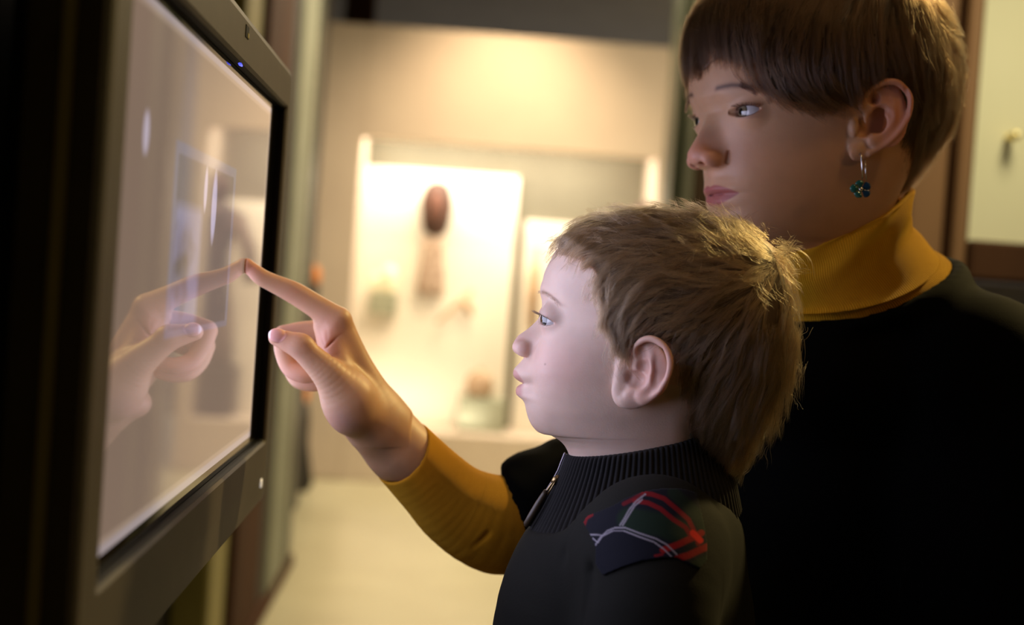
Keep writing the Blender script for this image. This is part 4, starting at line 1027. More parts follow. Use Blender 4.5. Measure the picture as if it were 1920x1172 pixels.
# ------------------------------------------------------------------ knitwear
def knit_mat(name, col, rib=0.0, fuzz=.3, rough=.85, fine=900, ribs=0, col2=None, dist_=.0008):
    m = mat(name, col, rough); N, L, b = nodes(m)
    b.inputs['Sheen Weight'].default_value = fuzz; b.inputs['Sheen Roughness'].default_value = .5
    b.inputs['Sheen Tint'].default_value = (*[min(1, c*2+.05) for c in col], 1); b.inputs['Specular IOR Level'].default_value = .15
    tc = N.new('ShaderNodeTexCoord'); nz = N.new('ShaderNodeTexNoise'); nz.inputs['Scale'].default_value = fine; L.new(tc.outputs['Object'], nz.inputs['Vector'])
    n2 = N.new('ShaderNodeTexNoise'); n2.inputs['Scale'].default_value = 18; n2.inputs['Detail'].default_value = 6; L.new(tc.outputs['Object'], n2.inputs['Vector'])
    mx = N.new('ShaderNodeMix'); mx.data_type = 'RGBA'; L.new(n2.outputs[0], mx.inputs[0])
    c2 = col2 or tuple(c*.72 for c in col); mx.inputs[6].default_value = (*c2, 1); mx.inputs[7].default_value = (*[min(1, c*1.2) for c in col], 1)
    L.new(mx.outputs[2], b.inputs['Base Color'])
    bp = N.new('ShaderNodeBump'); bp.inputs['Strength'].default_value = .5; bp.inputs['Distance'].default_value = .0003; L.new(nz.outputs[0], bp.inputs['Height'])
    if ribs:
        at = N.new('ShaderNodeAttribute'); at.attribute_name = 'rib'
        mt = N.new('ShaderNodeMath'); mt.operation = 'MULTIPLY'; mt.inputs[1].default_value = ribs; L.new(at.outputs['Fac'], mt.inputs[0])
        sn = N.new('ShaderNodeMath'); sn.operation = 'SINE'; L.new(mt.outputs[0], sn.inputs[0])
        b2 = N.new('ShaderNodeBump'); b2.inputs['Strength'].default_value = rib; b2.inputs['Distance'].default_value = dist_
        L.new(sn.outputs[0], b2.inputs['Height']); L.new(bp.outputs[0], b2.inputs['Normal']); L.new(b2.outputs[0], b.inputs['Normal'])
        m2 = N.new('ShaderNodeMapRange'); m2.inputs[1].default_value = -1; m2.inputs[3].default_value = .72; m2.inputs[4].default_value = 1.05; L.new(sn.outputs[0], m2.inputs[0])
        vm = N.new('ShaderNodeVectorMath'); vm.operation = 'SCALE'; L.new(mx.outputs[2], vm.inputs[0]); L.new(m2.outputs[0], vm.inputs['Scale']); L.new(vm.outputs[0], b.inputs['Base Color'])
    else: L.new(bp.outputs[0], b.inputs['Normal'])
    return m
def loft(fr, rings, n=360, ribs=0, amp=0.0, sub=6, wob=None):
    """rings: (front px, front py, back px, back py, half width, drop of the near side) in the midplane of the frame"""
    T = np.linspace(0, 1, (len(rings)-1)*sub+1)*(len(rings)-1)
    fa = np.array([lc_(fr, r[0], r[1]) for r in rings]); ba = np.array([lc_(fr, r[2], r[3]) for r in rings])
    ext = np.array([[r[4], r[5]] for r in rings]); k = np.arange(len(rings))
    I = lambda A: np.stack([pchip(k, A[:, i], T) for i in range(A.shape[1])], 1)
    fa, ba, ext = I(fa), I(ba), I(ext)
    th = np.arange(n)*2*math.pi/n; V = []
    for i in range(len(T)):
        c = (fa[i]+ba[i])/2; h = (fa[i]-ba[i])/2
        am = amp*np.abs(np.sin(th*ribs/2)) if ribs else 0*th
        hl = np.linalg.norm(h); s = 1+am/hl
        P = c + (np.cos(th)*s)[:, None]*h + (np.sin(th)*(1+am/ext[i, 0]))[:, None]*np.array([0, ext[i, 0], 0])
        P[:, 2] -= ext[i, 1]*np.abs(np.sin(th))**1.5
        if wob is not None: P = P + wob(th, T[i])
        V.append(P)
    V = np.concatenate(V); m = len(T)
    F = np.array([(i*n+j, (i+1)*n+j, (i+1)*n+(j+1) % n, i*n+(j+1) % n) for i in range(m-1) for j in range(n)])
    return fr.W(V), F, np.tile(np.minimum(th, 2*math.pi-th), m)
def lc_(fr, px, py): return fr.P(px, py, 0.0)

# ---- the woman's clothes
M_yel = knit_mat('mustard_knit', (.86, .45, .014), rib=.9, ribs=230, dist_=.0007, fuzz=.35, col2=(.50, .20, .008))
def wobw(th, t):
    o = np.zeros((len(th), 3)); e = math.exp(-((t-3.2)/1.3)**2)
    o[:, 0] += -.0022*e*np.sin(5*th+.5)*np.cos(t*4.0); o[:, 1] += .0016*e*np.sin(7*th+t*3); return o
ringsW = [(1452, 500, 1668, 372, .046, .003), (1442, 486, 1676, 350, .050, .003), (1437, 480, 1683, 345, .0525, .004), (1436, 484, 1687, 350, .0545, .004), (1438, 520, 1683, 383, .0570, .006), (1446, 548, 1681, 408, .0590, .010), (1452, 566, 1699, 430, .063, .012), (1454, 578, 1712, 450, .068, .013), (1448, 586, 1718, 462, .0745, .014),
          (1466, 582, 1708, 464, .064, .0135), (1464, 592, 1724, 464, .068, .0125), (1464, 625, 1747, 478, .0710, .011), (1468, 650, 1758, 497, .0710, .010), (1475, 680, 1740, 560, .060, .008)]
V, F, rb = loft(fw, ringsW, 480, 0, 0, 6, wobw)
mesh_obj('turtleneck_collar', V, F[:, ::-1], M_yel, woman, True, {'rib': rb})
def polyproj(V, pts):
    """angle around and distance along a polyline (view frame)"""
    P = np.asarray(pts); best = np.full(len(V), 1e9); ang = np.zeros(len(V)); al = np.zeros(len(V)); acc = 0
    up = np.array([0, 1.0, 0])
    for a, b in zip(P[:-1], P[1:]):
        ab = b-a; L = np.linalg.norm(ab); t = np.clip((V-a)@ab/L**2, 0, 1); d = V-(a+t[:, None]*ab); dd = np.linalg.norm(d, axis=1)
        e1 = np.cross(ab/L, up); e1 /= np.linalg.norm(e1); e2 = np.cross(ab/L, e1)
        m = dd < best; best[m] = dd[m]; ang[m] = np.arctan2(d@e2, d@e1)[m]; al[m] = (acc+t*L)[m]; acc += L
    return ang, al
SL = [H(735, 830, 1.127), H(760, 853, 1.131), H(812, 906, 1.139), H(862, 952, 1.147), H(925, 980, 1.157), H(985, 968, 1.170)]
sr = [.0278, .0284, .0306, .0348, .0395, .0370]
def cutplane(v, c, m, lo, hi, k=.0008):
    c = np.asarray(c); m = np.asarray(m)/np.linalg.norm(m)
    v.apply(lambda X, Y, Z: -((X-c[0])*m[0]+(Y-c[1])*m[1]+(Z-c[2])*m[2]), lo, hi, k, 'sub')
vs = Vol(axis((-.125, .07, .0010)), axis((1.085, 1.225, .0013)), axis((-.22, -.085, .0010)))
vs.chain(SL, sr, 0)
vs.ell(H(950, 1010, 1.165), (.033, .033, .026), .015)
for q in ((880, 1035, 915, 1000), (925, 1052, 950, 1010), (905, 900, 935, 935)): vs.cone(H(q[0], q[1], 1.118), H(q[2], q[3], 1.116), .0006, .0008, .004, 'sub')
vs.chain(SL[:4], [r-.0028 for r in sr[:3]]+[.012], 0, 'sub')
hd = np.array([-.735, 0, .68]); tau = math.radians(36); mm = hd*math.cos(tau)+np.array([0, -1, 0])*math.sin(tau)
cutplane(vs, H(754, 845, 1.131), mm, (-.13, 1.0, -.23), (.08, 1.25, -.08))
cutplane(vs, H(1035, 990, 1.17), np.array([1.0, 0, 0]), (-.13, 1.0, -.23), (.08, 1.25, -.08))
Vs, Fs = vs.mesh(2); ang, al = polyproj(Vs, SL)
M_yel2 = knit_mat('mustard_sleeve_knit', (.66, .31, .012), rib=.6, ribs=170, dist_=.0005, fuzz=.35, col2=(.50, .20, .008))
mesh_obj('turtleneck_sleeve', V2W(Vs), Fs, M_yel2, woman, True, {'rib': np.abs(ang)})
M_blk = knit_mat('black_wool', (.0012, .0014, .0011), fuzz=.02, col2=(.0007, .0008, .0007))
vk = Vol(axis((-.04, .66, .0045)), axis((.98, 1.62, .0060)), axis((-.62, .12, .0045)))
AR = [H(975, 968, 1.166), H(1032, 930, 1.185), H(1090, 905, 1.21), H(1230, 800, 1.28), SHR]
vk.chain(AR, [.0425, .0425, .043, .050, .056], 0)
vk.ell(H(1052, 866, 1.195), (.017, .02, .019), .010); vk.ell(H(985, 882, 1.18), (.018, .02, .013), .012)
vk.chain([SHR, H(1480, 660, 1.31), H(1620, 665, 1.24), H(1720, 665, 1.18), H(1830, 700, 1.13)], [.058, .056, .056, .052, .048], .02)
vk.chain([H(1745, 606, 1.20), H(1795, 630, 1.18), H(1850, 662, 1.15)], [.040, .040, .040], .03)
vk.chain([H(1560, 700, 1.27), H(1610, 900, 1.26), H(1640, 1300, 1.27), H(1640, 1700, 1.27)], [.115, .135, .13, .14], .05, flat=(np.array([.42, .90, 0]), .85))
vk.chain([H(1835, 715, 1.13), H(1865, 900, 1.09), H(1800, 1250, 1.04)], [.058, .058, .05], .04)
vk.chain([H(1800, 1250, 1.04), H(1500, 1420, .93), H(1150, 1440, .90)], [.05, .045, .038], .02)
hem = np.array([.84, .30, -.42])
NB = [(1462, 622), (1758, 494)]; nf, nb_ = lc_(fw, *NB[0]), lc_(fw, *NB[1]); nc = (nf+nb_)/2; nh = (nf-nb_)/2
vk.chain([fw.V(nc+np.array([0, 0, .012])), fw.V(nc+np.array([-.004, 0, .10]))], [.074, .070], .012, 'sub')
NBP = []
for t in np.linspace(0, 2*math.pi, 25): q = nc+math.cos(t)*nh+np.array([0, .078*math.sin(t), -.006*abs(math.sin(t))**1.5]); NBP.append(fw.V(q))
vk.chain(NBP, [.0055]*25, .022)
vk.ell(H(1580, 726, 1.145), (.080, .045, .050), .02); vk.ell(H(1700, 700, 1.16), (.05, .045, .04), .02)
cutplane(vk, H(958, 935, 1.166), np.array([-.93, .0, -.37]), (-.06, 1.0, -.25), (.02, 1.3, -.09), .003)
M_blk.node_tree.nodes['Principled BSDF'].inputs['Specular IOR Level'].default_value = .05
# hollow neck opening follows the collar
Vk, Fk = vk.mesh(2)
mesh_obj('sweater', V2W(Vk), Fk, M_blk, woman, True)
# trousers and shoes, below the frame
def wfloor(x, y, z): return np.array([x, y, z])
c0 = V2W(H(1650, 1700, 1.27)); vt2 = Vol(axis((c0[0]-.25, c0[0]+.25, .012)), axis((c0[1]-.25, c0[1]+.25, .012)), axis((.0, c0[2]+.15, .012)))
for s in (-1, 1):
    hp = c0+np.array([s*.035, s*.08, 0]); kn = np.array([c0[0]-.01+s*.02, c0[1]+s*.10, .50]); ft = np.array([c0[0]+.02, c0[1]+s*.11, .07])
    vt2.chain([hp, kn, ft], [.105, .066, .055], .04)
Vt2, Ft2 = vt2.mesh(1); mesh_obj('trousers', Vt2, Ft2, knit_mat('dark_denim', (.012, .014, .022)), woman)
M_shoe = mat('black_leather', (.01, .01, .01), .35)
for s in (-1, 1):
    ft = np.array([c0[0]-.01, c0[1]+s*.11, .035]); v3 = Vol(axis((ft[0]-.2, ft[0]+.12, .006)), axis((ft[1]-.07, ft[1]+.07, .006)), axis((-.01, .14, .006)))
    v3.chain([ft+np.array([.06, 0, .01]), ft+np.array([0, 0, .012]), ft+np.array([-.13, 0, -.006])], [.036, .04, .027], .0, flat=(np.array([0, 1.0, 0]), .8)); v3.chain([ft+np.array([.04, 0, .02]), ft+np.array([.04, 0, .07])], [.04, .042], .01)
    v3.apply(lambda X, Y, Z: Z+0*X+0*Y, (-9, -9, -9), (9, 9, 9), 0, 'sub')
    q = v3.mesh(1); mesh_obj('shoe', *q, M_shoe, woman)
# earring
M_silver = mat('silver_wire', (.8, .78, .75), .25, 1); M_enam = mat('green_enamel', (.02, .13, .10), .2, .2, Coat_Weight=.6); M_enam2 = mat('blue_enamel', (.015, .06, .13), .2, .2, Coat_Weight=.6)
def ew_(px, py, b=.0800): return fw.W(lw(px, py, b))
E0 = [ew_(1611, 290, .079), ew_(1613, 287, .0835), ew_(1615, 292, .086), ew_(1616, 312, .086), ew_(1617, 336, .085)]
ering = tube(E0, .0006, 8); eo = MB().add(*ering).build('earring_hook', M_silver, woman, True)
V, F = tube([ew_(1622, 300, .084), ew_(1623, 318, .0845), ew_(1624, 338, .0845)], .0005, 8); MB().add(V, F).build('earring_wire', M_silver, eo, True)
cen = ew_(1614, 355, .086)
for i, (pxx, pyy) in enumerate(((1611.5, 341), (1627, 348), (1626, 364.5), (1608.5, 367), (1599.5, 352.5))):
    c = ew_(pxx, pyy, .086); d = c-cen; MBp = MB()
    t = np.linspace(0, 1, 9); V, F = tube([cen+d*(.25+.98*q) for q in t], [.0011+.0024*math.sin(math.pi*min(1, q*1.02)**1.6) if q < 1 else .0009 for q in t], 14)
    V = np.array(V); n_ = V2W(np.array([0., -1, 0]))-CAM; V = V-((V-cen)@n_)[:, None]*n_*.62
    MBp.add(V, F).build('earring_petal', M_enam2 if i in (1, 2) else M_enam, eo, True)
V, F = tube([cen+(V2W(np.array([0., -.0016, 0]))-CAM), cen, cen-(V2W(np.array([0., -.001, 0]))-CAM)], [.0012, .0022, .0016], 12); MB().add(V, F).build('earring_centre', M_silver, eo, True)

# ---- the boy's clothes
M_jac = knit_mat('charcoal_fleece', (.0085, .0085, .0060), fuzz=.10, col2=(.005, .005, .0038), fine=600)
M_col = knit_mat('charcoal_rib_knit', (.011, .0105, .0105), fuzz=.12, col2=(.007, .0068, .0068))
def wobc(th, t):
    o = np.zeros((len(th), 3)); return o
ringsC = [(1090, 875, 1320, 822, .0395, .001), (1080, 858, 1326, 806, .0400, .001), (1072, 850, 1334, 798, .0430, .002), (1066, 852, 1340, 797, .0490, .003), (1054, 880, 1350, 830, .052, .004), (1036, 920, 1362, 868, .057, .005), (1012, 965, 1375, 900, .065, .007), (1000, 985, 1380, 925, .071, .009), (990, 1003, 1385, 950, .076, .010)]
V, F, rb = loft(fc, ringsC, 1104, 92, .0016, 6, wobc)
colr = mesh_obj('ribbed_collar', V, F[:, ::-1], M_col, boy, True)
vj = Vol(axis((-.15, .17, .0028)), axis((-.17, .17, .0035)), axis((-.34, -.085, .0028)))
vj.chain([lc(1188, 1025), lc(1182, 1080), lc(1170, 1172), lc(1165, 1330), lc(1165, 1520)], [.064, .080, .0925, .098, .10], 0, flat=(np.array([0, 1.0, 0]), .92))
for s in (1, -1):
    vj.chain([lc(1205, 1015, .02*s), lc(1222, 1032, .072*s)], [.050, .045], .03)
    vj.chain([lc(1222, 1034, .070*s), lc(1225, 1120, .098*s), lc(1200, 1300, .112*s)], [.047, .043, .042], .02)
vj.ell(lc(1305, 985, .0), (.022, .05, .03), .03)
vj.chain([lc(1186, 925), lc(1204, 850)], [.072, .060], .012, 'sub')
for s in (1,):
    pass
    vj.chain([lc(1120, 1040, .095), lc(1098, 1110, .115), lc(1080, 1180, .12)], [.0004, .0015, .002], .008, 'sub')
    vj.chain([lc(1060, 1035, .07), lc(1020, 1110, .085)], [.0004, .001], .006, 'sub')
Vj, Fj = vj.mesh(2)
jac = mesh_obj('zip_sweater', fc.W(Vj), Fj, M_jac, boy, True)
vq = Vol(axis((-.15, .22, .008)), axis((-.19, .19, .008)), axis((-.50, -.26, .008)))
vq.chain([lc(1165, 1350), lc(1165, 1530)], [.097, .10], 0)
for s in (1, -1): vq.chain([lc(1205, 1260, .110*s), lc(1180, 1380, .115*s), lc(1060, 1440, .105*s), lc(1015, 1440, .095*s)], [.042, .038, .034, .030], .02)
Vq, Fq = vq.mesh(1)
VV, FF = fc.W(Vq), Fq; mesh_obj('sweater_hem', VV, FF, M_jac, boy, True)
vp = Vol(axis((-.15, .26, .008)), axis((-.14, .14, .008)), axis((-.78, -.40, .008)))
for s in (1, -1): vp.chain([lc(1190, 1550, .045*s), lc(1020, 1630, .06*s), lc(1010, 1760, .062*s), lc(1030, 2150, .062*s)], [.075, .062, .052, .045], .02)
Vp, Fp = vp.mesh(1); mesh_obj('trousers', fc.W(Vp), Fp, knit_mat('blue_denim', (.02, .03, .06)), boy)
for s in (1, -1):
    v3 = Vol(axis((-.02, .22, .006)), axis((-.11+ .0, .11, .006)), axis((-.70, -.56, .006)))
    v3.chain([lc(1050, 2190, .062*s), lc(1010, 2215, .062*s), lc(920, 2225, .066*s)], [.036, .036, .028], .0); q = v3.mesh(1)
    mesh_obj('shoe', fc.W(q[0]), q[1], mat('brown_leather', (.08, .04, .02), .5), boy)

# plaid shoulder patch: laid on the fabric along lines of sight, then given thickness
from mathutils.bvhtree import BVHTree
def patch(poly, vf_w, Fa, step, off=.0012, smoothed=None, iters=12):
    bv = BVHTree.FromPolygons([tuple(p) for p in vf_w], [tuple(int(i) for i in f) for f in Fa])
    poly = np.array(poly, float); x0, y0 = poly.min(0); x1, y1 = poly.max(0)
    xs = np.arange(x0, x1+step, step); ys = np.arange(y0, y1+step, step)
    G = np.full((len(xs), len(ys), 3), np.nan)
    def inside(x, y):
        c = False; j = len(poly)-1
        for i in range(len(poly)):
            if (poly[i, 1] > y) != (poly[j, 1] > y) and x < (poly[j, 0]-poly[i, 0])*(y-poly[i, 1])/(poly[j, 1]-poly[i, 1])+poly[i, 0]: c = not c
            j = i
        return c
    for i, x in enumerate(xs):
        for j, y in enumerate(ys):
            d = V2W(VP(x, y, 1.0))-CAM; d /= np.linalg.norm(d); h = bv.ray_cast(Vector(CAM), Vector(d))
            if h[0] is not None: G[i, j] = np.array(h[0])-d*off
    for _ in range(iters):
        A = G.copy(); A[1:-1, 1:-1] = (G[:-2, 1:-1]+G[2:, 1:-1]+G[1:-1, :-2]+G[1:-1, 2:]+4*G[1:-1, 1:-1])/8; G = np.where(np.isnan(A), G, A)
    ok = np.array([[inside(x, y) for y in ys] for x in xs]) & ~np.isnan(G[:, :, 0])
    idx = -np.ones(ok.shape, int); idx[ok] = np.arange(ok.sum()); V = G[ok]; PX = np.array([(x, y) for i, x in enumerate(xs) for j, y in enumerate(ys) if ok[i, j]])
    F = [(idx[i, j], idx[i, j+1], idx[i+1, j+1], idx[i+1, j]) for i in range(len(xs)-1) for j in range(len(ys)-1) if ok[i, j] and ok[i+1, j] and ok[i, j+1] and ok[i+1, j+1]]
    return V, np.array(F), PX
polyP = [(1094, 980), (1101, 968), (1120, 960), (1150, 948), (1172, 935), (1195, 926), (1222, 919), (1252, 916), (1285, 918), (1308, 926), (1312, 950), (1320, 985), (1326, 1020), (1325, 1050), (1312, 1068), (1290, 1057), (1268, 1046), (1240, 1047), (1205, 1052), (1170, 1063), (1130, 1080), (1118, 1060), (1117, 1028), (1108, 1005)]
jw = np.concatenate([fc.W(Vj), V_ := loft(fc, ringsC, 180, 0, .0016, 3)[0]]); jf = np.concatenate([Fj, loft(fc, ringsC, 180, 0, 0, 3)[1]+len(Vj)])
Vp_, Fp_, PX = patch(polyP, jw, jf, 1.6)
def band(PX, pts, w):
    P = np.array(pts, float); best = np.full(len(PX), 1e9)
    for a, b in zip(P[:-1], P[1:]):
        ab = b-a; t = np.clip((PX-a)@ab/(ab@ab), 0, 1); best = np.minimum(best, np.linalg.norm(PX-(a+t[:, None]*ab), axis=1))
    return 1-sstep(best, w*.7, w*1.15)
cp = np.tile(np.array([.004, .0045, .010]), (len(PX), 1)); GR = (.007, .018, .009); RD = (.17, .005, .008); WH = (.26, .24, .28)
cp = blend(cp, band(PX, [(1180, 975), (1240, 985), (1275, 1000)], 24)*.9, GR)
cp = blend(cp, band(PX, [(1262, 925), (1300, 960), (1316, 985)], 12)*.8, GR); cp = blend(cp, band(PX, [(1300, 1062), (1325, 1050)], 10)*.8, GR)
for ln in ([(1205, 926), (1222, 928), (1245, 936), (1270, 957), (1290, 975), (1302, 1000), (1308, 1020)],
           [(1190, 940), (1215, 944), (1238, 955), (1262, 975), (1285, 990), (1292, 1002)]): cp = blend(cp, band(PX, ln, 4.6)*.92, RD)
cp = blend(cp, band(PX, [(1243, 1032), (1270, 1022), (1296, 1010), (1314, 1000)], 6.5)*.92, (.24, .007, .006))
cp = blend(cp, band(PX, [(1270, 1048), (1290, 1042), (1308, 1033), (1324, 1026)], 7)*.92, (.22, .006, .006))
cp = blend(cp, band(PX, [(1298, 1000), (1312, 1014)], 6), (.55, .014, .009))
cp = blend(cp, band(PX, [(1096, 984), (1100, 972), (1110, 966)], 4)*.9, RD); cp = blend(cp, band(PX, [(1228, 1043), (1242, 1040)], 2.5)*.9, RD)
cp = blend(cp, band(PX, [(1170, 946), (1186, 938), (1200, 930)], 4)*.6, RD)
for ln in ([(1210, 928), (1193, 941), (1180, 957), (1172, 972), (1163, 986)], [(1204, 938), (1190, 950), (1180, 966), (1168, 986)],
           [(1118, 1022), (1127, 1008), (1140, 996), (1155, 990), (1172, 990), (1200, 1001), (1230, 1011), (1250, 1022), (1268, 1040)],
           [(1113, 1010), (1122, 1018), (1130, 1006), (1150, 996), (1170, 996), (1198, 1007), (1226, 1017), (1244, 1030), (1258, 1044)],
           [(1105, 1003), (1128, 1004)]): cp = blend(cp, band(PX, ln, 1.5)*.9, WH)
M_pl = knit_mat('plaid_flannel', (.1, .1, .1), fuzz=.1); N, L, b = nodes(M_pl); at = N.new('ShaderNodeAttribute'); at.attribute_name = 'skin'; L.new(at.outputs['Color'], b.inputs['Base Color'])
pt = mesh_obj('plaid_patch', Vp_, Fp_, M_pl, boy, True, {'skin': cp})
sm = pt.modifiers.new('thickness', 'SOLIDIFY'); sm.thickness = .0012; sm.offset = 0
# zip with its tape, teeth and pull
def jc(px, py, b=0.0): return fc.W(lc(px, py, b))
zl = [(1064, 853), (1058, 868), (1052, 884), (1042, 903), (1028, 925), (1010, 952), (990, 985)]
M_tape = mat('zip_tape', (.03, .028, .035), .6); M_brass = mat('old_brass', (.42, .30, .14), .35, 1)
V, F = tube([jc(x-1, y-1) for x, y in zl], .0024, 12); zt_ = MB().add(V, F).build('zip_tape', M_tape, boy, True)
teeth = MB(); Z_ = np.array(zl, float); tt = np.linspace(0, len(zl)-1.001, 70)
for t in tt[:58]:
    i = int(t); p = Z_[i]+(Z_[i+1]-Z_[i])*(t-i); q = jc(p[0]-5.5, p[1]-3, .0005)
    V, F = tube([q+np.array([0, -.0016, 0]), q, q+np.array([0, .0016, 0])], [.0005, .00075, .0005], 6); teeth.add(V, F)
teeth.build('zip_teeth', mat('grey_teeth', (.30, .28, .32), .35, 1), zt_, True)
pl_ = tube([jc(1048, 893, .006), jc(1042, 900, .007), jc(1036, 906, .006)], [.0016, .0028, .0018], 12); sld = MB().add(*pl_).build('zip_slider', M_brass, zt_, True)
ringp = [(1041, 901), (1034, 908), (1027, 919), (1024, 924), (1027, 927), (1033, 917), (1039, 907), (1041, 901)]
V, F = tube([jc(x, y, .0095) for x, y in ringp], .0007, 8); MB().add(V, F).build('pull_ring', M_brass, zt_, True)
V, F = tube([jc(x, y, .0095) for x, y in ((1024, 919), (1020, 928), (1010, 944), (999, 963), (987, 983), (985, 987))], [.0014, .0023, .0026, .0027, .0024, .0012], 10)
MB().add(V, F).build('pull_tab', mat('brown_rubber', (.05, .032, .016), .45), zt_, True)
# ------------------------------------------------------------------ hair
# ---- boy
scC.guides([[(1440, 470), (1350, 425), (1240, 396), (1130, 402), (1060, 430), (1036, 468)], [(1440, 485), (1330, 450), (1210, 438), (1120, 448), (1085, 470), (1066, 500)],
            [(1430, 495), (1320, 480), (1220, 480), (1150, 500), (1118, 545), (1120, 600)], [(1430, 505), (1330, 520), (1240, 530), (1175, 560), (1145, 610), (1150, 665)],
            [(1430, 515), (1350, 550), (1280, 580), (1225, 600), (1190, 635)], [(1440, 515), (1380, 580), (1320, 640), (1285, 700), (1280, 760)],
            [(1450, 515), (1410, 600), (1370, 700), (1330, 780), (1305, 860)], [(1465, 505), (1465, 600), (1445, 700), (1400, 790), (1365, 870), (1335, 905)],
            [(1478, 495), (1498, 560), (1500, 640), (1478, 740), (1440, 830), (1400, 890)], [(1455, 470), (1475, 478), (1490, 500)], [(1400, 440), (1370, 420), (1330, 404)]])
polyC = [(1036, 462), (1040, 440), (1072, 413), (1125, 391), (1190, 380), (1250, 380), (1310, 389), (1370, 403), (1420, 427), (1458, 456), (1483, 500), (1497, 560), (1505, 620), (1499, 680), (1482, 740), (1455, 800), (1428, 850), (1398, 882), (1350, 895), (1318, 870), (1300, 820), (1290, 760), (1284, 710), (1272, 668), (1255, 640), (1236, 626), (1212, 622), (1192, 632), (1180, 655), (1166, 668), (1152, 655), (1138, 620), (1124, 580), (1116, 545), (1118, 510), (1108, 478), (1082, 462), (1058, 462)]
PC = scC.poly(polyC)
HC = (.100, .060, .028); M_hairC = hair_mat('light_brown_hair', HC, .34)
M_capC = noise_mat('light_brown_hair_base', (.055, .034, .018), (.10, .062, .032), 60, .7, 5, (1, 1, .3))
hc0 = cap('hair', scC, scC.poly(capC), ((-.115, .09), (-.09, .09), (-.125, .095)), .0022, M_capC, boy, .945)
PP = scC.poly([(1022, 485), (1030, 440), (1070, 402), (1125, 380), (1190, 368), (1250, 368), (1310, 378), (1370, 392), (1430, 416), (1475, 450), (1500, 500), (1514, 560), (1520, 620), (1512, 690), (1495, 750), (1470, 820), (1440, 870), (1410, 905), (1345, 920), (1300, 880), (1290, 800), (1278, 730), (1268, 668), (1255, 640), (1236, 626), (1212, 622), (1192, 632), (1180, 655), (1166, 672), (1150, 668), (1132, 630), (1116, 585), (1106, 545), (1104, 505), (1092, 490), (1060, 478), (1036, 480)])
n = 1300; rt = sample_poly(PC, n, 3); sd = np.where(np.arange(n) % 3 < 2, 1, -1)
S1 = strands(scC, rt, sd, .066, 12, 11, .42, 42, (.955, 1.012), 17, .0015, .55, .0, PP, .0, .55, .010)
# tail at the nape and the loose crown
tailP = scC.poly([(1300, 700), (1400, 620), (1490, 600), (1500, 700), (1450, 800), (1400, 860), (1330, 870), (1300, 800)])
n = 170; rt = sample_poly(tailP, n, 5); S2 = strands(scC, rt, np.where(np.arange(n) % 3 < 2, 1, -1), .060, 12, 12, .35, 50, (.96, 1.02), 20, .0024, .45, .02, None, .25, .5, .05)
crP = scC.poly([(1290, 390), (1400, 415), (1480, 470), (1490, 540), (1400, 520), (1300, 440)])
n = 70; rt = sample_poly(crP, n, 6); S3 = strands(scC, rt, np.where(np.arange(n) % 3 < 2, 1, -1), .035, 12, 13, .9, 90, (.98, 1.01), 9, .0030, .6, .0, None, -.4, .4, .13)
frP = scC.poly([(1060, 425), (1110, 405), (1140, 440), (1115, 480), (1085, 462), (1052, 462)])
n = 46; rt = sample_poly(frP, n, 8); S4 = strands(scC, rt, np.where(np.arange(n) % 3 < 2, 1, -1), .034, 12, 14, .5, 70, (.985, 1.005), 12, .0012, .4, .0, None, .35, .5, .015)
flP = PC; n = 150; rt = sample_poly(PC, n, 9); S5 = strands(scC, rt, np.where(np.arange(n) % 3 < 2, 1, -1), .04, 12, 15, 1.1, 90, (.99, 1.02), 4, .0035, .9, .0, None, .0, .5, .06)
SS = np.concatenate([S1, S2, S3, S4, S5])
curves_obj('hair_strands', fc.W(SS), taper(len(SS), 12, .000075), M_hairC, hc0)
# explicit stray locks off the crown
def lock(fr, pts, b, kids, spread, seed, K=14):
    r = np.random.default_rng(seed); P = np.array([fr.P(x, y, b) for x, y in pts]); t = np.linspace(0, len(pts)-1, K)
    A = np.stack([pchip(np.arange(len(pts)), P[:, i], t) for i in range(3)], 1); u = np.linspace(0, 1, K)[None, :, None]
    return A[None]+r.normal(0, spread, (kids, 1, 3))*(1-.5*u)+r.normal(0, spread, (kids, 1, 3))*u**2*1.2
LK = [lock(fc, [(1452, 478), (1480, 466), (1505, 474), (1520, 492), (1526, 520)], .02, 4, .0010, 1), lock(fc, [(1455, 480), (1478, 470), (1496, 480), (1510, 500)], .03, 6, .0022, 2),
      lock(fc, [(1440, 470), (1462, 455), (1480, 452), (1492, 460)], .01, 8, .0025, 3), lock(fc, [(1420, 480), (1434, 440), (1440, 425), (1452, 420)], .03, 6, .002, 4),
      lock(fc, [(1380, 430), (1400, 405), (1412, 395)], .01, 6, .002, 5), lock(fc, [(1330, 410), (1290, 378), (1262, 370)], .0, 5, .0015, 6), lock(fc, [(1380, 420), (1340, 385), (1300, 372)], .01, 7, .002, 7),
      lock(fc, [(1062, 440), (1042, 452), (1030, 470), (1027, 484), (1032, 492)], .012, 7, .0008, 8), lock(fc, [(1075, 440), (1052, 448), (1042, 466), (1046, 482)], .025, 7, .001, 9),
      lock(fc, [(1130, 455), (1105, 470), (1090, 492), (1088, 505)], .055, 9, .0012, 10), lock(fc, [(1100, 450), (1074, 470), (1066, 490), (1078, 515), (1086, 528)], .045, 4, .0007, 11)]
for i, q in enumerate(LK): pass
SL_ = np.concatenate(LK); curves_obj('stray_locks', fc.W(SL_), taper(len(SL_), 14, .00008), M_hairC, hc0)
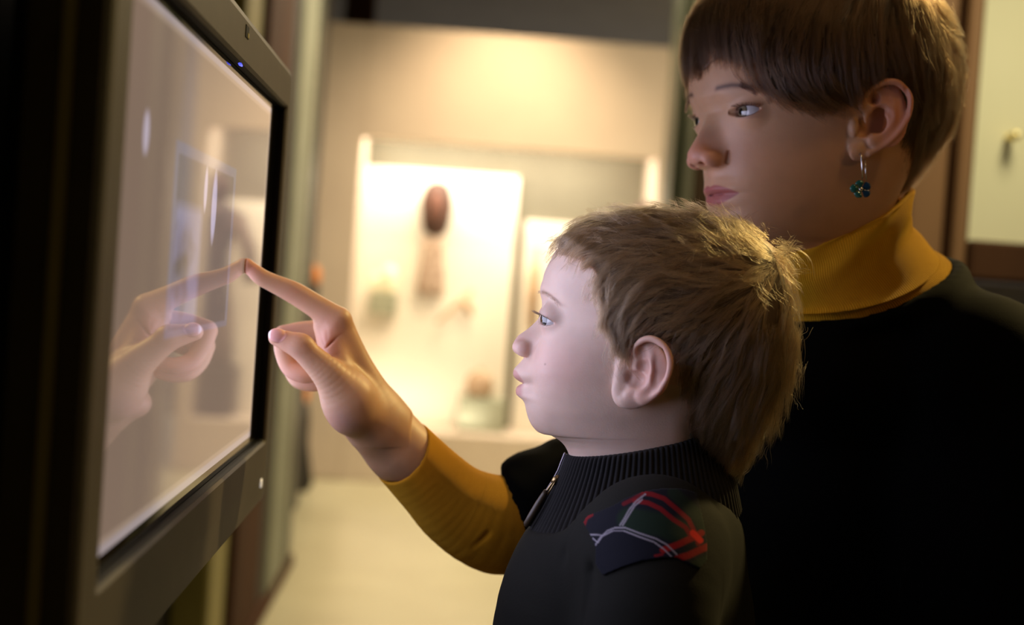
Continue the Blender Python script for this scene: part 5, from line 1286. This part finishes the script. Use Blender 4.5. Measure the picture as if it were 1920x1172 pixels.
# brows and lashes
def brow(fr, pts, b, s, n, ln, seed, dirx, up, wd=.0012):
    r = np.random.default_rng(seed); P = np.array([fr.P(x, y, bb) for (x, y), bb in zip(pts, b)]); t = r.uniform(0, len(pts)-1, n)
    R = np.stack([pchip(np.arange(len(pts)), P[:, i], t) for i in range(3)], 1); T = np.stack([pchip(np.arange(len(pts)), P[:, i], np.minimum(t+.3, len(pts)-1)) for i in range(3)], 1)-R; T /= np.linalg.norm(T, axis=1)[:, None]+1e-6
    R[:, 2] += r.uniform(-wd, wd, n); R[:, 0] += .0006; k = np.linspace(0, 1, 6)[None, :, None]
    R[:, 0] += .0012; R[:, 1] += .0016; D = T*dirx+np.array([.35, .15, up]); D /= np.linalg.norm(D, axis=1)[:, None]
    Q = R[:, None]+D[:, None]*k*ln*r.uniform(.6, 1, (n, 1, 1))+np.array([-.0004, 0, 0])*k**2
    Q[..., 1] *= s; return Q
def lashes(ec, R, az0, hw, up, fis, s, n, ln, curl, seed, lower=False, sg=1):
    r = np.random.default_rng(seed); az = az0+np.linspace(-hw*.88, hw*.92, n)+r.normal(0, .02, n); sh = np.clip(1-((az-az0)/hw)**2, 0, 1)
    el = up*sh**.75+fis*(az-az0); d = np.stack([np.cos(el)*np.cos(az), np.cos(el)*np.sin(az), np.sin(el)], 1); P0 = np.array([ec[0], abs(ec[1]), ec[2]])+d*(R+.0009)
    out = d*np.array([1, 1, 0]); out /= np.linalg.norm(out, axis=1)[:, None]; k = np.linspace(0, 1, 7)[None, :, None]
    Q = P0[:, None]+out[:, None]*k*ln+np.array([0, 0, 1.0])*(curl*k**1.6)+r.normal(0, .0002, (n, 1, 3))*k; Q[..., 1] *= s; return Q
M_brC = hair_mat('brow_hair_light', (.16, .09, .05), .4); M_lash = hair_mat('lash_hair', (.015, .010, .008), .3)
Q = np.concatenate([brow(fc, [(1014, 549), (1019, 547), (1030, 552), (1042, 561), (1054, 573)], (.010, .016, .026, .033, .040), s, 110, .0045, 20, .9, .05, .0011) for s in (1, -1)])
curves_obj('eyebrows', fc.W(Q), taper(len(Q), 6, .00009), M_brC, boy)
Q = np.concatenate([lashes(ec, RE, .42, 1.0, .24, -.26, s, 44, .0056, .0024, 30) for s in (1, -1)]+[lashes(ec, RE, .42, 1.0, -.34, -.26, s, 14, .0016, -.0005, 31) for s in (1, -1)])
curves_obj('eyelashes', fc.W(Q), taper(len(Q), 7, .00011), M_lash, boy)

# ---- woman
scW.guides([[(1440, -60), (1350, 10), (1312, 80), (1304, 145)], [(1470, -60), (1390, 20), (1350, 90), (1348, 140)], [(1500, -60), (1420, 30), (1392, 100), (1408, 160), (1430, 185)], [(1540, -60), (1465, 30), (1445, 110), (1475, 178), (1520, 208)],
            [(1580, -60), (1530, 40), (1520, 120), (1545, 178), (1580, 196)], [(1620, -50), (1590, 50), (1588, 120), (1600, 170)], [(1650, -40), (1640, 40), (1645, 110), (1650, 150)], [(1660, -40), (1688, 60), (1700, 150), (1694, 240), (1668, 320)],
            [(1700, -30), (1738, 60), (1752, 150), (1742, 230), (1714, 310), (1690, 365)], [(1672, 110), (1694, 190), (1690, 280), (1676, 345)], [(1740, 40), (1762, 150), (1752, 240), (1715, 330)]])
polyW = [(1303, 128), (1302, 60), (1324, 0), (1372, -45), (1452, -78), (1560, -90), (1655, -68), (1722, -12), (1750, 55), (1761, 140), (1756, 210), (1736, 285), (1704, 335), (1682, 352), (1660, 330), (1672, 290), (1690, 230), (1692, 190), (1680, 158), (1650, 144), (1622, 152), (1608, 170), (1585, 186), (1560, 195), (1520, 200), (1480, 195), (1440, 178), (1400, 150), (1370, 130), (1340, 122)]
PW = scW.poly(polyW)
stopW = scW.poly([(1296, 152), (1290, 60), (1316, -15), (1368, -60), (1452, -95), (1560, -105), (1665, -82), (1738, -20), (1768, 55), (1778, 140), (1772, 215), (1752, 290), (1712, 350), (1688, 380), (1640, 345), (1668, 295), (1688, 232), (1692, 190), (1680, 158), (1650, 146), (1622, 154), (1612, 176), (1590, 198), (1570, 208), (1530, 218), (1480, 212), (1440, 197), (1398, 168), (1365, 146), (1345, 139), (1325, 150)])
M_hairW = hair_mat('dark_brown_hair', (.040, .021, .010), .30)
M_capW = noise_mat('dark_brown_hair_base', (.012, .006, .004), (.030, .014, .007), 50, .5, 5, (1, 1, .3))
hw0 = cap('hair', scW, scW.poly(capW), ((-.12, .135), (-.095, .095), (-.085, .155)), .0025, M_capW, woman, .95)
n = 1500; rt = sample_poly(PW, n, 33); sd = np.where(np.arange(n) % 3 < 2, 1, -1)
T1 = strands(scW, rt, sd, .075, 12, 41, .22, 45, (.965, 1.0), 20, .0026, .35, .0, stopW, .0, .45, .01)
bkP = scW.poly([(1700, 20), (1755, 60), (1762, 150), (1755, 220), (1730, 290), (1690, 345), (1665, 330), (1690, 230), (1700, 120)])
n = 190; rt = sample_poly(bkP, n, 35); T2 = strands(scW, rt, np.where(np.arange(n) % 3 < 2, 1, -1), .045, 12, 42, .5, 70, (.98, 1.02), 14, .0022, .4, .0, None, .1, .5, .05)
def fringe(sc, b0, b1, ytop, ybot, n, kids, K, seed, drift, spread, lev=(.975, 1.01)):
    r = np.random.default_rng(seed); b = r.uniform(b0, b1, n); t = np.linspace(0, 1, K)[None]
    zt = sc.fr.loc(1310, r.uniform(ytop[0], ytop[1], n))[1][:, None]; zb = sc.fr.loc(1310, r.uniform(ybot[0], ybot[1], n))[1][:, None]
    Z = zt+(zb-zt)*t; B = b[:, None]+drift*t+np.sin(t*5+r.uniform(0, 6, (n, 1)))*.0012; l = r.uniform(*lev, n)[:, None]
    m = l*(np.maximum(1-(np.abs(B)/sc.W(Z.ravel()).reshape(Z.shape)/l)**sc.p, .02))**(1/sc.p); A = np.full(Z.shape, .09)
    for _ in range(14): A = sc.c[0]+(A-sc.c[0])*np.clip(m/np.maximum(sc.lev(A, Z), .05), .6, 1.5)**1.0
    P = np.stack([A, B, Z], 2)[:, None]; tt = t[0][None, None, :, None]
    return (P+r.normal(0, spread, (n, kids, 1, 3))*(.3+.7*(1-tt)**.8)+r.normal(0, spread*.25, (n, kids, 1, 3))*tt**2).reshape(n*kids, K, 3)
T3 = np.concatenate([fringe(scW, -.070, .050, (10, 60), (118, 146), 260, 18, 12, 51, .004, .0022), fringe(scW, -.070, .055, (-50, 0), (60, 110), 200, 16, 12, 52, .003, .0022)])
loB = scW.poly([(1692, 250), (1752, 230), (1730, 290), (1700, 330), (1672, 320), (1664, 300)])
n = 120; rt = sample_poly(loB, n, 36); T4 = strands(scW, rt, np.where(np.arange(n) % 4 < 3, 1, -1), .038, 12, 43, .25, 60, (.97, 1.02), 18, .0026, .25, .0, None, .15, .5, .02)
TT = np.concatenate([T1, T2, T3, T4]); curves_obj('hair_strands', fw.W(TT), taper(len(TT), 12, .00009), M_hairW, hw0)
M_brW = hair_mat('brow_hair_dark', (.03, .014, .009), .4)
Q = np.concatenate([brow(fw, [(1341, 167), (1352, 162), (1366, 159), (1384, 159), (1402, 165), (1418, 174)], (.012, .017, .024, .032, .041, .048), s, 420, .0060, 50, .9, .10, .0024) for s in (1, -1)])
curves_obj('eyebrows', fw.W(Q), taper(len(Q), 6, .00011), M_brW, woman)
Q = np.concatenate([lashes(ew, RW, .38, 1.0, .23, .03, s, 80, .0055, .0022, 60) for s in (1, -1)]+[lashes(ew, RW, .38, 1.0, -.40, .03, s, 36, .0026, -.0010, 61) for s in (1, -1)])
curves_obj('eyelashes', fw.W(Q), taper(len(Q), 7, .00014), M_lash, woman)
